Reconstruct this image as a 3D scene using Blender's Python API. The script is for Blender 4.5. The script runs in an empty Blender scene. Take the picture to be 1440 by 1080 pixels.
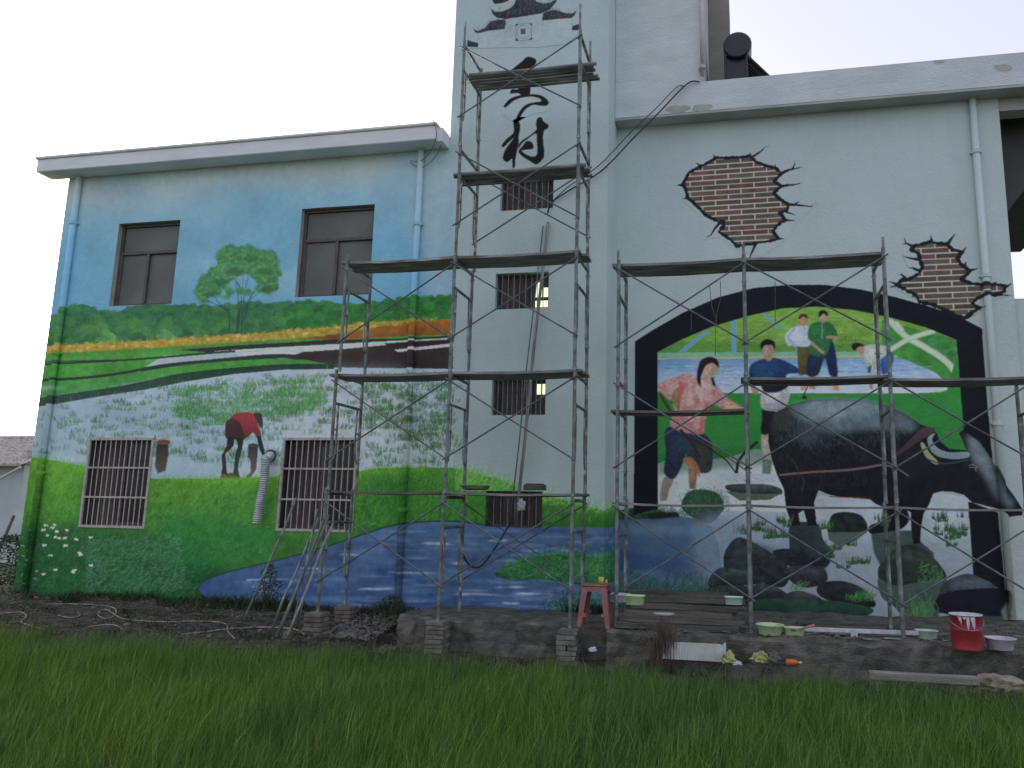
import bpy, bmesh, math, random
import numpy as np
from mathutils import Vector, Matrix
from mathutils.geometry import tessellate_polygon
rnd = random.Random(7)
rng = np.random.default_rng(11)
scene = bpy.context.scene
COL = scene.collection

# ------------------------------------------------------------------ camera
F, CX, CY = 1144.25, 803.85, 512.36            # focal length and principal point in photo pixels (1440 wide)
YAW, PIT, ROL = 0.21242, 0.18034, 0.017313
CAMY, CAMZ = -11.4, 1.4
def cam_rows():
    cy, sy = math.cos(YAW), math.sin(YAW); cp, sp = math.cos(PIT), math.sin(PIT); cr, sr = math.cos(ROL), math.sin(ROL)
    f = np.array([-sy*cp, cy*cp, sp]); r = np.array([cy, sy, 0.0]); u = np.cross(r, f)
    return np.array([cr*r+sr*u, sr*r-cr*u, f])
CM = cam_rows()
cam = bpy.data.objects.new('camera', bpy.data.cameras.new('camera')); COL.objects.link(cam)
cam.matrix_world = Matrix(((CM[0][0], -CM[1][0], -CM[2][0], 0), (CM[0][1], -CM[1][1], -CM[2][1], CAMY),
                           (CM[0][2], -CM[1][2], -CM[2][2], CAMZ), (0, 0, 0, 1)))
cam.data.sensor_fit = 'HORIZONTAL'; cam.data.sensor_width = 36
cam.data.lens = 36*F/1440; cam.data.shift_x = (720-CX)/1440; cam.data.shift_y = -(540-CY)/1440
cam.data.clip_start = 0.05; cam.data.clip_end = 3000
scene.camera = cam

# ------------------------------------------------------------------ sky and sun
SUN_EL, SUN_AZ = math.radians(9), math.radians(-42)    # azimuth from +Y (behind the building) towards -X
w = bpy.data.worlds.new('World'); scene.world = w; w.use_nodes = True
nt = w.node_tree; nt.nodes.clear()
sky = nt.nodes.new('ShaderNodeTexSky'); sky.sky_type = 'NISHITA'; sky.sun_disc = False
sky.sun_elevation = SUN_EL; sky.sun_rotation = SUN_AZ
sky.air_density = 1.0; sky.dust_density = 4.0; sky.ozone_density = 2.0
mixw = nt.nodes.new('ShaderNodeMixRGB'); mixw.blend_type = 'ADD'; mixw.inputs[0].default_value = 1.0
mixw.inputs[2].default_value = (2.72, 2.42, 2.72, 1)      # thin pale cloud veil over the whole sky
bg = nt.nodes.new('ShaderNodeBackground'); bg.inputs[1].default_value = 0.13
wo = nt.nodes.new('ShaderNodeOutputWorld')
nt.links.new(sky.outputs[0], mixw.inputs[1]); nt.links.new(mixw.outputs[0], bg.inputs[0]); nt.links.new(bg.outputs[0], wo.inputs[0])
sl = bpy.data.lights.new('sun', 'SUN'); sl.energy = 2.0; sl.angle = math.radians(0.6); sl.color = (1.0, 0.86, 0.68)
so = bpy.data.objects.new('sun', sl); COL.objects.link(so)
sd = Vector((math.sin(SUN_AZ)*math.cos(SUN_EL), math.cos(SUN_AZ)*math.cos(SUN_EL), math.sin(SUN_EL)))
so.rotation_euler = sd.to_track_quat('Z', 'Y').to_euler(); so.location = (-20, 20, 20)
scene.view_settings.view_transform = 'Standard'; scene.view_settings.look = 'None'
scene.view_settings.gamma = 1; scene.view_settings.use_curve_mapping = False
scene.view_settings.exposure = 0.75
scene.cycles.max_bounces = 6

# ------------------------------------------------------------------ helpers
def pw(x, y, Y=0.0):
    """photo pixel -> (X, Z) on the vertical plane at depth Y"""
    x = np.asarray(x, float); y = np.asarray(y, float)
    a = (x-CX)/F; b = (y-CY)/F
    d = [CM[0][i]*a + CM[1][i]*b + CM[2][i] for i in range(3)]
    t = (Y-CAMY)/d[1]
    return d[0]*t, CAMZ+d[2]*t
def P(x, y, Y=0.0):
    X, Z = pw(x, y, Y); return Vector((float(X), Y, float(Z)))
def tag(o, label=None, cat=None, group=None, kind=None):
    for k, v in (('label', label), ('category', cat), ('group', group), ('kind', kind)):
        if v: o[k] = v
    return o
def thing(name, label, cat, loc=(0, 0, 0), group=None):
    o = bpy.data.objects.new(name, None); COL.objects.link(o); o.location = loc
    o.empty_display_size = 0.1
    return tag(o, label, cat, group)
def link_mesh(name, me, parent=None, keep=True):
    o = bpy.data.objects.new(name, me); COL.objects.link(o)
    if parent is not None:
        o.parent = parent
        if keep:
            q = parent; l = Vector((0, 0, 0))
            while q is not None: l += q.location; q = q.parent
            o.location = -l
    return o
class MB:
    def __init__(s): s.v = []; s.f = []
    def quad(s, a, b, c, d):
        n = len(s.v); s.v += [tuple(a), tuple(b), tuple(c), tuple(d)]; s.f.append((n, n+1, n+2, n+3))
    def box(s, x0, x1, y0, y1, z0, z1, M=None):
        n = len(s.v)
        vs = [(x0,y0,z0),(x1,y0,z0),(x1,y1,z0),(x0,y1,z0),(x0,y0,z1),(x1,y0,z1),(x1,y1,z1),(x0,y1,z1)]
        if M is not None: vs = [tuple(M @ Vector(p)) for p in vs]
        s.v += vs
        s.f += [tuple(n+i for i in q) for q in ((3,2,1,0),(4,5,6,7),(0,1,5,4),(1,2,6,5),(2,3,7,6),(3,0,4,7))]
        return s
    def tube(s, pts, r, n=8, caps=True, radii=None):
        pts = [Vector(p) for p in pts]; base = len(s.v); m = len(pts)
        up = None
        for i, p in enumerate(pts):
            t = (pts[min(i+1, m-1)]-pts[max(i-1, 0)]).normalized()
            if up is None: up = t.orthogonal().normalized()
            up = (up - t*up.dot(t)).normalized(); sd_ = t.cross(up)
            rr = radii[i] if radii else r
            for k in range(n):
                a = 2*math.pi*k/n
                s.v.append(tuple(p + up*(rr*math.cos(a)) + sd_*(rr*math.sin(a))))
        for i in range(m-1):
            for k in range(n):
                a = base+i*n+k; b = base+i*n+(k+1) % n
                s.f.append((a, b, b+n, a+n))
        if caps:
            s.f.append(tuple(base+k for k in range(n))[::-1]); s.f.append(tuple(base+(m-1)*n+k for k in range(n)))
        return s
    def lathe(s, prof, c=(0, 0, 0), n=24, sx=1, sy=1):
        b = len(s.v)
        for (r, z) in prof:
            for k in range(n):
                a = 2*math.pi*k/n; s.v.append((c[0]+r*sx*math.cos(a), c[1]+r*sy*math.sin(a), c[2]+z))
        for i in range(len(prof)-1):
            for k in range(n):
                a = b+i*n+k; q = b+i*n+(k+1) % n
                s.f.append((a, q, q+n, a+n))
        return s
    def build(s, name, m, parent=None, smooth=False, bevel=0):
        me = bpy.data.meshes.new(name); me.from_pydata(s.v, [], s.f); me.update()
        if m: me.materials.append(m)
        if smooth: me.polygons.foreach_set('use_smooth', [True]*len(me.polygons))
        o = link_mesh(name, me, parent)
        if bevel:
            b = o.modifiers.new('bevel', 'BEVEL'); b.width = bevel; b.segments = 1; b.limit_method = 'ANGLE'
        return o

def srgb(c):
    c = np.asarray(c, float)/255.0
    return np.where(c <= 0.04045, c/12.92, ((c+0.055)/1.055)**2.4)
def paintc(c):
    """photo value of the paint -> linear value, slightly dulled where it is strongly coloured"""
    l = srgb(c); mx = l.max(-1, keepdims=True); mn = l.min(-1, keepdims=True); sat = (mx-mn)/np.maximum(mx, 1e-4)
    g = (l*np.array([.3, .6, .1])).sum(-1, keepdims=True); k = .05*sat
    return (l*(1-k)+g*k)*(1-.08*sat)
def enc(l):
    l = np.clip(l, 0, 1); return np.where(l <= 0.0031308, l*12.92, 1.055*l**(1/2.4)-0.055)

def nodes(name):
    m = bpy.data.materials.new(name); m.use_nodes = True
    n = m.node_tree.nodes; b = n['Principled BSDF']; return m, m.node_tree, n, b
def mat(name, c, c2=None, scale=6.0, rough=0.8, bump=0.0, bscale=40.0, metal=0.0, detail=6, c3=None, stretch=(1, 1, 1), lo=.35, hi=.65, coord='Object'):
    m, t, n, b = nodes(name)
    b.inputs['Roughness'].default_value = rough; b.inputs['Metallic'].default_value = metal
    tc = n.new('ShaderNodeTexCoord'); mp = n.new('ShaderNodeMapping'); mp.inputs['Scale'].default_value = stretch
    t.links.new(tc.outputs[coord], mp.inputs[0])
    nz = n.new('ShaderNodeTexNoise'); nz.inputs['Scale'].default_value = scale; nz.inputs['Detail'].default_value = detail
    t.links.new(mp.outputs[0], nz.inputs['Vector'])
    rp = n.new('ShaderNodeValToRGB'); rp.color_ramp.elements[0].position = lo; rp.color_ramp.elements[1].position = hi
    c2 = c2 or tuple(x*0.7 for x in c)
    rp.color_ramp.elements[0].color = (*c2, 1); rp.color_ramp.elements[1].color = (*c, 1)
    if c3:
        e = rp.color_ramp.elements.new(min(hi+.13, .95)); e.color = (*c3, 1)
    t.links.new(nz.outputs[0], rp.inputs[0]); t.links.new(rp.outputs[0], b.inputs['Base Color'])
    if bump:
        n2 = n.new('ShaderNodeTexNoise'); n2.inputs['Scale'].default_value = bscale; n2.inputs['Detail'].default_value = 5
        t.links.new(mp.outputs[0], n2.inputs['Vector'])
        bp = n.new('ShaderNodeBump'); bp.inputs['Strength'].default_value = bump; bp.inputs['Distance'].default_value = 0.02
        t.links.new(n2.outputs[0], bp.inputs['Height']); t.links.new(bp.outputs[0], b.inputs['Normal'])
    return m

# ------------------------------------------------------------------ the paint on the walls, computed as an image
K = np.array([.415, .465, .525])                                       # light on the facade: photo value / albedo
def vnoise(h, w_, cell):
    gh, gw = int(h/cell)+3, int(w_/cell)+3
    g = rng.random((gh, gw)).astype(np.float32)
    y = np.arange(h)/cell; x = np.arange(w_)/cell
    yi = y.astype(int); xi = x.astype(int); fy = (y-yi)[:, None]; fx = (x-xi)[None, :]
    fy = fy*fy*(3-2*fy); fx = fx*fx*(3-2*fx)
    a = g[yi][:, xi]; b = g[yi][:, xi+1]; c = g[yi+1][:, xi]; d = g[yi+1][:, xi+1]
    return (a*(1-fx)+b*fx)*(1-fy)+(c*(1-fx)+d*fx)*fy
def fbm(h, w_, cell, o=4):
    s = 0; a = 1; tot = 0
    for i in range(o):
        if cell < 1.5: break
        s = s + a*vnoise(h, w_, cell); tot += a; a *= .55; cell /= 2.1
    return s/tot - .5
def boxblur(m, r):
    r = int(r)
    if r < 1: return m
    for ax in (0, 1):
        for _ in range(2):
            p = np.pad(m, [(r+1, r) if ax == 0 else (0, 0), (r+1, r) if ax == 1 else (0, 0)], mode='edge')
            c = np.cumsum(p, axis=ax, dtype=np.float64)
            m = ((c[2*r+1:] - c[:-2*r-1]) if ax == 0 else (c[:, 2*r+1:] - c[:, :-2*r-1]))/(2*r+1)
    return m.astype(np.float32)
def smooth(pts, k=5, closed=True):
    p = np.array(pts, float); n = len(p); out = []
    for i in range(n if closed else n-1):
        a, b, c, d = (p[(i-1) % n], p[i], p[(i+1) % n], p[(i+2) % n]) if closed else (p[max(i-1, 0)], p[i], p[i+1], p[min(i+2, n-1)])
        for j in range(k):
            t = j/k
            out.append(.5*((2*b)+(-a+c)*t+(2*a-5*b+4*c-d)*t*t+(-a+3*b-3*c+d)*t**3))
    if not closed: out.append(p[-1])
    return [tuple(q) for q in out]
def zm(x0, y0, s, pts): return [(x0+x/s, y0+y/s) for x, y in pts]
class Canvas:
    def __init__(s, x0, x1, z0, z1, ppm, Y):
        s.x0, s.x1, s.z0, s.z1, s.ppm, s.Y = x0, x1, z0, z1, ppm, Y
        s.w = int((x1-x0)*ppm); s.h = int((z1-z0)*ppm)
        s.a = np.zeros((s.h, s.w, 3), np.float32); s.u = ppm/98.0   # canvas pixels per photo pixel, about
        s.n1 = fbm(s.h, s.w, ppm*.5); s.n2 = fbm(s.h, s.w, ppm*.08)
    def T(s, x, y):
        X, Z = pw(x, y, s.Y); return (X-s.x0)*s.ppm, (s.z1-Z)*s.ppm
    def mask(s, pts, blur=0):
        p = np.array(pts, float); cx, cy = s.T(p[:, 0], p[:, 1]); pad = int(blur*s.u*2.5)+2
        r0 = max(0, int(cy.min())-pad); r1 = min(s.h, int(cy.max())+pad+2)
        c0 = max(0, int(cx.min())-pad); c1 = min(s.w, int(cx.max())+pad+2)
        if r1 <= r0 or c1 <= c0: return None
        H_, W_ = r1-r0, c1-c0; tg = np.zeros((H_, W_+1), np.int32)
        rows = np.arange(H_)+r0+.5; n = len(p)
        for i in range(n):
            xa, ya, xb, yb = cx[i], cy[i], cx[(i+1) % n], cy[(i+1) % n]
            if ya == yb: continue
            sel = (rows >= min(ya, yb)) & (rows < max(ya, yb)); rr = np.nonzero(sel)[0]
            if not len(rr): continue
            xi = xa+(rows[rr]-ya)*(xb-xa)/(yb-ya)
            ci = np.clip(np.round(xi-c0).astype(int), 0, W_)
            np.add.at(tg, (rr, ci), 1)
        m = (np.cumsum(tg, axis=1)[:, :W_] % 2).astype(np.float32)
        if blur: m = boxblur(m, max(1, blur*s.u*.5))
        return r0, r1, c0, c1, m
    def poly(s, pts, c, c2=None, blur=0, alpha=1.0, nz=.10, sm=False):
        if sm: pts = smooth(pts)
        q = s.mask(pts, blur)
        if q is None: return
        r0, r1, c0, c1, m = q; m = (m*alpha)[..., None]
        ca = paintc(c)/K; cb = paintc(c2 if c2 else c)/K
        p = np.array(pts); _, ys = s.T(p[:, 0], p[:, 1])
        t = np.clip((np.arange(r0, r1)-ys.min())/max(ys.max()-ys.min(), 1), 0, 1)[:, None, None]
        colr = ca*(1-t)+cb*t
        k = 1+nz*(s.n1[r0:r1, c0:c1]*1.6+s.n2[r0:r1, c0:c1]*1.2)[..., None]*2
        s.a[r0:r1, c0:c1] = s.a[r0:r1, c0:c1]*(1-m) + colr*k*m
    def splat(s, X, Yy, W, C, A=1.0):
        """X,Yy,W: (N,n) photo px; C (N,3) photo colours"""
        cx, cy = s.T(X, Yy); wd = W*s.u; C = paintc(C)/K
        mx = int(np.ceil(wd.max()/2)); Cb = np.broadcast_to(C[:, None, :], X.shape+(3,))
        offs = [(dx, dy) for dx in range(-mx, mx+1) for dy in range(-mx, mx+1)]
        offs.sort(key=lambda o: -(o[0]**2+o[1]**2))
        ix0 = np.floor(cx).astype(int); iy0 = np.floor(cy).astype(int)
        for dx, dy in offs:
            ok = (dx*dx+dy*dy) <= np.maximum(wd/2, .5)**2
            ix = ix0+dx; iy = iy0+dy
            ok &= (ix >= 0) & (ix < s.w) & (iy >= 0) & (iy < s.h)
            a = s.a[iy[ok], ix[ok]]; s.a[iy[ok], ix[ok]] = a*(1-A)+Cb[ok]*A
    def strokes(s, x, y, dx, dy, bend, wd, C, A=1.0, n=None, taper=True):
        """tapered bent strokes from (x,y) to (x+dx,y+dy)"""
        L = np.hypot(dx, dy).max(); n = n or int(min(90, max(8, L*s.u*1.3)))
        t = np.linspace(0, 1, n)[None, :]
        X = x[:, None]+dx[:, None]*t + bend[:, None]*np.sin(t*math.pi)*(-dy[:, None])
        Yy = y[:, None]+dy[:, None]*t + bend[:, None]*np.sin(t*math.pi)*dx[:, None]
        W = wd[:, None]*(1-.8*t if taper else np.ones_like(t))
        s.splat(X, Yy, W, np.asarray(C, float), A)
    def line(s, pts, wd, c, A=1.0, curve=False, taper=False):
        if curve: pts = smooth(pts, 6, False)
        p = np.array(pts, float); X = []; Yy = []
        for i in range(len(p)-1):
            m = int(np.hypot(*(p[i+1]-p[i]))*s.u*1.5)+2; t = np.linspace(0, 1, m)
            X += list(p[i, 0]+(p[i+1, 0]-p[i, 0])*t); Yy += list(p[i, 1]+(p[i+1, 1]-p[i, 1])*t)
        X = np.array(X)[None]; Yy = np.array(Yy)[None]
        W = np.full(X.shape, float(wd))
        if taper: W = W*np.linspace(1, .15, X.shape[1])[None]
        s.splat(X, Yy, W, np.array([c], float), A)
    def scatter(s, pts, n):
        """n random photo points inside a photo polygon"""
        p = np.array(pts, float); out = []
        lo = p.min(0); hi = p.max(0)
        while len(out) < n:
            q = lo+(hi-lo)*rng.random((n*2, 2)); ins = np.zeros(len(q), bool)
            for i in range(len(p)):
                a = p[i]; b = p[(i+1) % len(p)]
                if a[1] == b[1]: continue
                cr = (a[1] > q[:, 1]) != (b[1] > q[:, 1])
                ins ^= cr & (q[:, 0] < (b[0]-a[0])*(q[:, 1]-a[1])/(b[1]-a[1])+a[0])
            out += [tuple(v) for v in q[ins]]
        return np.array(out[:n])
    def grass(s, pts, n, L, ang, cols, wd=1.1, A=.8, spread=.5, bend=.25):
        """grass painted as strokes; ang in degrees from vertical"""
        q = s.scatter(pts, n); a = np.radians(ang)+spread*rng.normal(size=n); l = L*(.5+rng.random(n))
        C = np.array(cols, float)[rng.integers(0, len(cols), n)]*(.85+.3*rng.random((n, 1)))
        s.strokes(q[:, 0], q[:, 1], np.sin(a)*l, -np.cos(a)*l, bend*(rng.random(n)-.5)*2, np.full(n, wd), C, A)
    def blobs(s, pts, n, r, cols, A=.6, squash=.7):
        q = s.scatter(pts, n)
        for i in range(n):
            c = np.array(cols[rnd.randrange(len(cols))])*rnd.uniform(.88, 1.12); rr = r*rnd.uniform(.5, 1.3)
            k = [(q[i, 0]+rr*math.cos(t*.785)*rnd.uniform(.8, 1.2), q[i, 1]+rr*squash*math.sin(t*.785)*rnd.uniform(.8, 1.2)) for t in range(8)]
            s.poly(k, c, alpha=A, nz=.05, blur=.8)
    def bricks(s, pts, cols):
        q = s.mask(pts); r0, r1, c0, c1, m = q
        Z = s.z1-np.arange(r0, r1)[:, None]/s.ppm; X = s.x0+np.arange(c0, c1)[None, :]/s.ppm
        ch, bl, mo = .0857, .395, .016
        row = np.floor(Z/ch); fz = Z/ch-row
        xs = X/bl+.5*(row % 2); cl = np.floor(xs); fx = xs-cl
        mort = (fz < mo/ch) | (fx < mo/bl)
        hsh = np.mod(np.sin(row*12.9898+cl*78.233)*43758.5453, 1.0)
        C = np.array(cols, float); idx = np.clip((hsh*len(C)).astype(int), 0, len(C)-1)
        bc = paintc(C)[idx]/K*(1+.6*s.n2[r0:r1, c0:c1, None])*(.85+.3*np.mod(hsh*7, 1)[..., None])
        mc = paintc((158, 160, 155))/K
        out = np.where(mort[..., None], mc, bc); mm = m[..., None]
        s.a[r0:r1, c0:c1] = s.a[r0:r1, c0:c1]*(1-mm)+out*mm
    def image(s, name):
        for c in range(3): s.a[..., c] = .5*s.a[..., c]+.5*boxblur(s.a[..., c], 1)
        im = bpy.data.images.new(name, s.w, s.h)
        px = np.ones((s.h, s.w, 4), np.float32); px[..., :3] = enc(s.a[::-1])
        im.pixels.foreach_set(px.ravel()); im.update(); im.pack(); return im

WHITE = (134, 153, 163)
# ---- left landscape and tower
A = Canvas(-12.4, -1.7, -.3, 10.2, 150, 0.0)
A.poly([(-200, -300), (1100, -300), (1100, 1000), (-200, 1000)], WHITE, (134, 157, 158), nz=.02)
SKYP = [(0, 205), (637, 160), (637, 470), (0, 470)]
A.poly([(0, 215), (637, 190), (637, 470), (0, 480)], (138, 166, 174), (82, 146, 178), nz=.04)
for pts, al in (([(90, 330), (400, 300), (560, 320), (600, 400), (300, 420), (80, 420)], .5), ([(300, 235), (420, 245), (560, 300), (560, 380), (460, 330), (330, 280)], .4)):
    A.poly(pts, (88, 146, 176), blur=30, alpha=al, sm=True)
A.poly([(90, 235), (380, 215), (560, 215), (500, 255), (300, 262), (110, 290)], (158, 168, 168), blur=28, alpha=.6, sm=True)
for i in range(26):
    cx, cy = rnd.uniform(100, 610), rnd.uniform(230, 400); r = rnd.uniform(15, 50)
    A.poly([(cx-r*1.6, cy), (cx, cy-r*.5), (cx+r*1.6, cy), (cx, cy+r*.5)], (136, 172, 186) if rnd.random() < .4 else (92, 148, 178), blur=20, alpha=.22, sm=True)
A.poly([(575, 150), (637, 150), (637, 430), (600, 420), (590, 300)], (138, 158, 168), blur=30, alpha=.55)
# tree line
hill = smooth([(40, 470), (75, 446), (95, 433), (118, 428), (140, 437), (165, 439), (185, 431), (215, 430), (250, 429), (300, 431), (345, 427), (400, 427), (440, 424), (500, 428), (560, 421), (637, 418)], 4, False)
hillp = hill+[(637, 452), (560, 458), (520, 462), (460, 468), (400, 474), (340, 478), (250, 482), (150, 487), (40, 492)]
A.poly(hillp, (52, 103, 78), (42, 92, 58), nz=.25)
for i in range(150):
    x = rnd.uniform(70, 636); y = float(np.interp(x, [p[0] for p in hill], [p[1] for p in hill]))+rnd.uniform(-1, 5); rr = rnd.uniform(3, 8)
    A.poly([(x+rr*math.cos(t*.785)*rnd.uniform(.8, 1.2), y+rr*.6*math.sin(t*.785)*rnd.uniform(.8, 1.2)) for t in range(8)], rnd.choice([(50, 100, 74), (58, 110, 76), (44, 94, 64), (60, 114, 70)] if x < 420 else [(40, 108, 52), (34, 96, 46), (52, 124, 58)]), blur=1, alpha=.85, sm=True)
for i in range(260):
    x = rnd.uniform(60, 636); y = float(np.interp(x, [p[0] for p in hill], [p[1] for p in hill]))+rnd.uniform(4, 32)*(1-.35*(x/637)); rr = rnd.uniform(3, 7)
    A.poly([(x-rr, y+rr*.6), (x-rr*.8, y-rr*.3), (x, y-rr*.8), (x+rr*.8, y-rr*.4), (x+rr, y+rr*.5), (x, y)], rnd.choice([(74, 128, 76), (64, 118, 72)] if x < 420 else [(56, 130, 60), (46, 116, 52)]), (40, 88, 58), blur=1.2, alpha=.6, sm=True)
A.blobs([(60, 450), (637, 430), (637, 450), (340, 470), (60, 486)], 330, 9, [(48, 98, 66), (62, 118, 70), (78, 132, 74), (44, 88, 62), (70, 125, 82)], .5)
A.blobs([(400, 440), (637, 424), (637, 446), (400, 462)], 160, 7, [(38, 110, 48), (50, 128, 55), (30, 92, 42)], .6)
A.grass([(50, 455), (637, 432), (637, 450), (50, 485)], 2600, 8, 20, [(40, 85, 55), (75, 130, 72), (55, 112, 62)], 1.0, .45, .9)
for x, y in ((150, 472), (232, 470)): A.blobs([(x-14, y+8), (x, y-9), (x+16, y+8)], 22, 5, [(92, 150, 92), (80, 140, 78)], .7)
# lone tree
for x0, y0, x1, y1, x2, y2 in ((322, 470, 323, 430, 316, 405), (333, 470, 336, 425, 331, 392), (333, 468, 340, 415, 342, 380), (339, 470, 343, 420, 350, 380), (343, 450, 352, 418, 366, 396), (322, 440, 308, 425, 301, 414), (345, 430, 358, 412, 372, 404), (322, 436, 300, 426, 290, 422), (338, 405, 330, 392, 322, 388)):
    A.line([(x0, y0), (x1, y1), (x2, y2)], 2.0, (45, 80, 75), .9, True, True)
crown = smooth(zm(260, 330, 7.2, [(350, 170), (420, 120), (480, 100), (520, 130), (600, 105), (690, 120), (740, 165), (860, 165), (930, 230), (940, 340), (985, 395), (940, 440), (950, 540), (890, 580), (800, 600), (730, 560), (740, 500), (690, 440), (640, 400), (580, 410), (500, 440), (430, 500), (370, 580), (270, 630), (170, 670), (110, 600), (140, 480), (220, 400), (270, 330), (330, 310)]), 3)
A.poly(crown, (66, 122, 92), (58, 115, 75), nz=.2)
A.blobs(crown, 170, 6, [(60, 118, 72), (78, 138, 92), (52, 104, 70), (88, 148, 82), (70, 128, 100)], .5)
A.blobs(crown, 700, 2.6, [(56, 110, 70), (84, 142, 90), (46, 96, 64), (92, 152, 84), (64, 120, 96)], .6)
A.grass(crown, 1600, 4, 40, [(46, 94, 62), (92, 150, 90), (60, 112, 76)], .9, .5, 1.4)
for cx, cy, rr in ((300, 405, 12), (288, 418, 9), (330, 372, 14), (372, 372, 14), (378, 398, 12), (352, 356, 12), (310, 388, 12)): A.poly([(cx-rr, cy+rr*.7), (cx, cy+rr*.35), (cx+rr, cy+rr*.6), (cx+rr*.6, cy+rr), (cx-rr*.5, cy+rr)], (38, 82, 58), blur=5, alpha=.6, sm=True)
for pts in ([(322, 470), (323, 432), (318, 410), (310, 396)], [(332, 470), (335, 428), (332, 400)], [(335, 470), (340, 420), (342, 384)], [(339, 470), (343, 424), (350, 388)], [(343, 452), (354, 418), (366, 400)], [(322, 440), (308, 427), (300, 416)], [(322, 437), (302, 427), (290, 423)], [(345, 434), (358, 417), (368, 409)]): A.line(pts, 1.9, (44, 76, 72), .85, True, True)
for pts in ([(337, 425), (341, 392)], [(346, 420), (358, 398)], [(327, 425), (322, 402)]): A.line(pts, 1.1, (140, 168, 190), .7, True, True)
for cx, cy in ((322, 413), (344, 407)): A.blobs([(cx-11, cy+6), (cx, cy-8), (cx+12, cy+6)], 14, 5, [(60, 115, 80), (80, 135, 80)], .7)
# yellow verge, fields, dark banks
A.poly([(40, 490), (150, 482), (230, 478), (340, 471), (430, 464), (520, 454), (637, 448), (637, 520), (40, 520)], (70, 138, 62), nz=.15)
A.poly([(450, 466), (520, 456), (637, 449), (637, 473), (560, 473), (470, 478), (420, 476)], (150, 104, 44), (120, 84, 48), nz=.25)
A.poly([(40, 489), (150, 482), (230, 478), (340, 471), (430, 464), (520, 454), (580, 450), (520, 462), (430, 475), (340, 481), (230, 488), (150, 493), (40, 498)], (160, 145, 58), (150, 128, 52), nz=.2)
vp = [(45, 487), (340, 470), (520, 453), (637, 447), (560, 456), (430, 475), (230, 487), (50, 497)]
A.blobs(vp, 520, 3.2, [(168, 156, 72), (154, 142, 62), (182, 170, 92), (146, 124, 56), (128, 132, 60)], .65, .55)
A.grass(vp, 700, 3, 0, [(186, 174, 104), (160, 150, 70), (130, 112, 52)], 1.1, .5, .9)
A.grass([(40, 498), (340, 483), (420, 478), (420, 484), (200, 500), (40, 510)], 500, 3, 0, [(50, 85, 40), (110, 140, 60)], 1, .6, .5)
field = [(40, 505), (200, 496), (330, 486), (420, 481), (637, 470), (637, 520), (500, 520), (400, 520), (340, 524), (250, 538), (150, 558), (40, 568)]
A.poly(field, (78, 148, 66), (58, 132, 62), nz=.2)
A.grass(field, 1600, 7, 82, [(95, 162, 72), (52, 120, 58), (70, 140, 64)], 1.0, .4, .15)
DK = (44, 58, 58)
A.poly([(250, 492), (330, 486), (400, 482), (460, 478), (560, 476), (637, 472), (637, 479), (560, 481), (470, 485), (400, 488), (300, 496)], (48, 50, 50), nz=.1)
A.poly([(300, 494), (380, 489), (470, 484), (560, 479), (637, 475), (637, 482), (560, 485), (500, 493), (430, 496), (360, 495), (320, 497)], (166, 182, 180), nz=.08)
A.poly([(395, 497), (470, 492), (535, 486), (637, 478), (637, 519), (470, 519), (430, 509), (400, 503)], (56, 50, 50), (48, 45, 46), nz=.15)
A.poly([(555, 492), (600, 487), (637, 483), (637, 487), (600, 491), (560, 495)], (196, 196, 190), nz=.1)
A.poly([(540, 483), (600, 479), (637, 477), (637, 482), (590, 486), (550, 490)], (48, 44, 50), nz=.1)
A.poly([(230, 500), (300, 496), (370, 493), (420, 494), (370, 499), (290, 507), (240, 512), (205, 516)], (150, 168, 172), nz=.08)
A.poly([(330, 497), (380, 493), (425, 496), (400, 502), (345, 502)], (172, 184, 184), nz=.06)
for ln, wd in (([(45, 513), (130, 509), (210, 504), (290, 497), (330, 494)], 3.2), ([(45, 535), (110, 532), (170, 525), (230, 514), (300, 507), (380, 500), (420, 501)], 4.2), ([(200, 521), (260, 512), (330, 506), (400, 502)], 3.0), ([(45, 509), (180, 506), (250, 501)], 1.4)):
    A.line(ln, wd, DK, .9, True)
A.poly([(385, 505), (430, 506), (465, 513), (440, 517), (400, 517)], (66, 132, 62), nz=.15)
# paddy water
water = [(30, 568), (80, 562), (150, 552), (210, 540), (260, 530), (330, 522), (400, 518), (480, 517), (637, 519), (637, 675), (30, 690)]
A.poly(water, (150, 172, 190), (148, 168, 174), nz=.10)
A.poly([(30, 570), (260, 540), (400, 620), (300, 690), (30, 690)], (120, 152, 168), blur=30, alpha=.6)
A.poly([(400, 525), (560, 525), (600, 640), (470, 650), (380, 600)], (162, 176, 184), blur=25, alpha=.6)
for i in range(60):
    cx, cy = rnd.uniform(60, 620), rnd.uniform(535, 650)
    A.poly([(cx-30, cy), (cx, cy-2.5), (cx+30, cy), (cx, cy+2.5)], (172, 186, 200) if i % 2 else (128, 160, 165), blur=4, alpha=.4, sm=True)
bank = smooth([(40, 562), (80, 556), (150, 546), (200, 537), (255, 525), (330, 517), (400, 512), (470, 512)], 4, False)
A.poly(bank+[(470, 519), (400, 520), (330, 526), (260, 537), (205, 548), (150, 556), (80, 568), (40, 574)], (40, 66, 56), (52, 74, 68), nz=.2)
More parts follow.
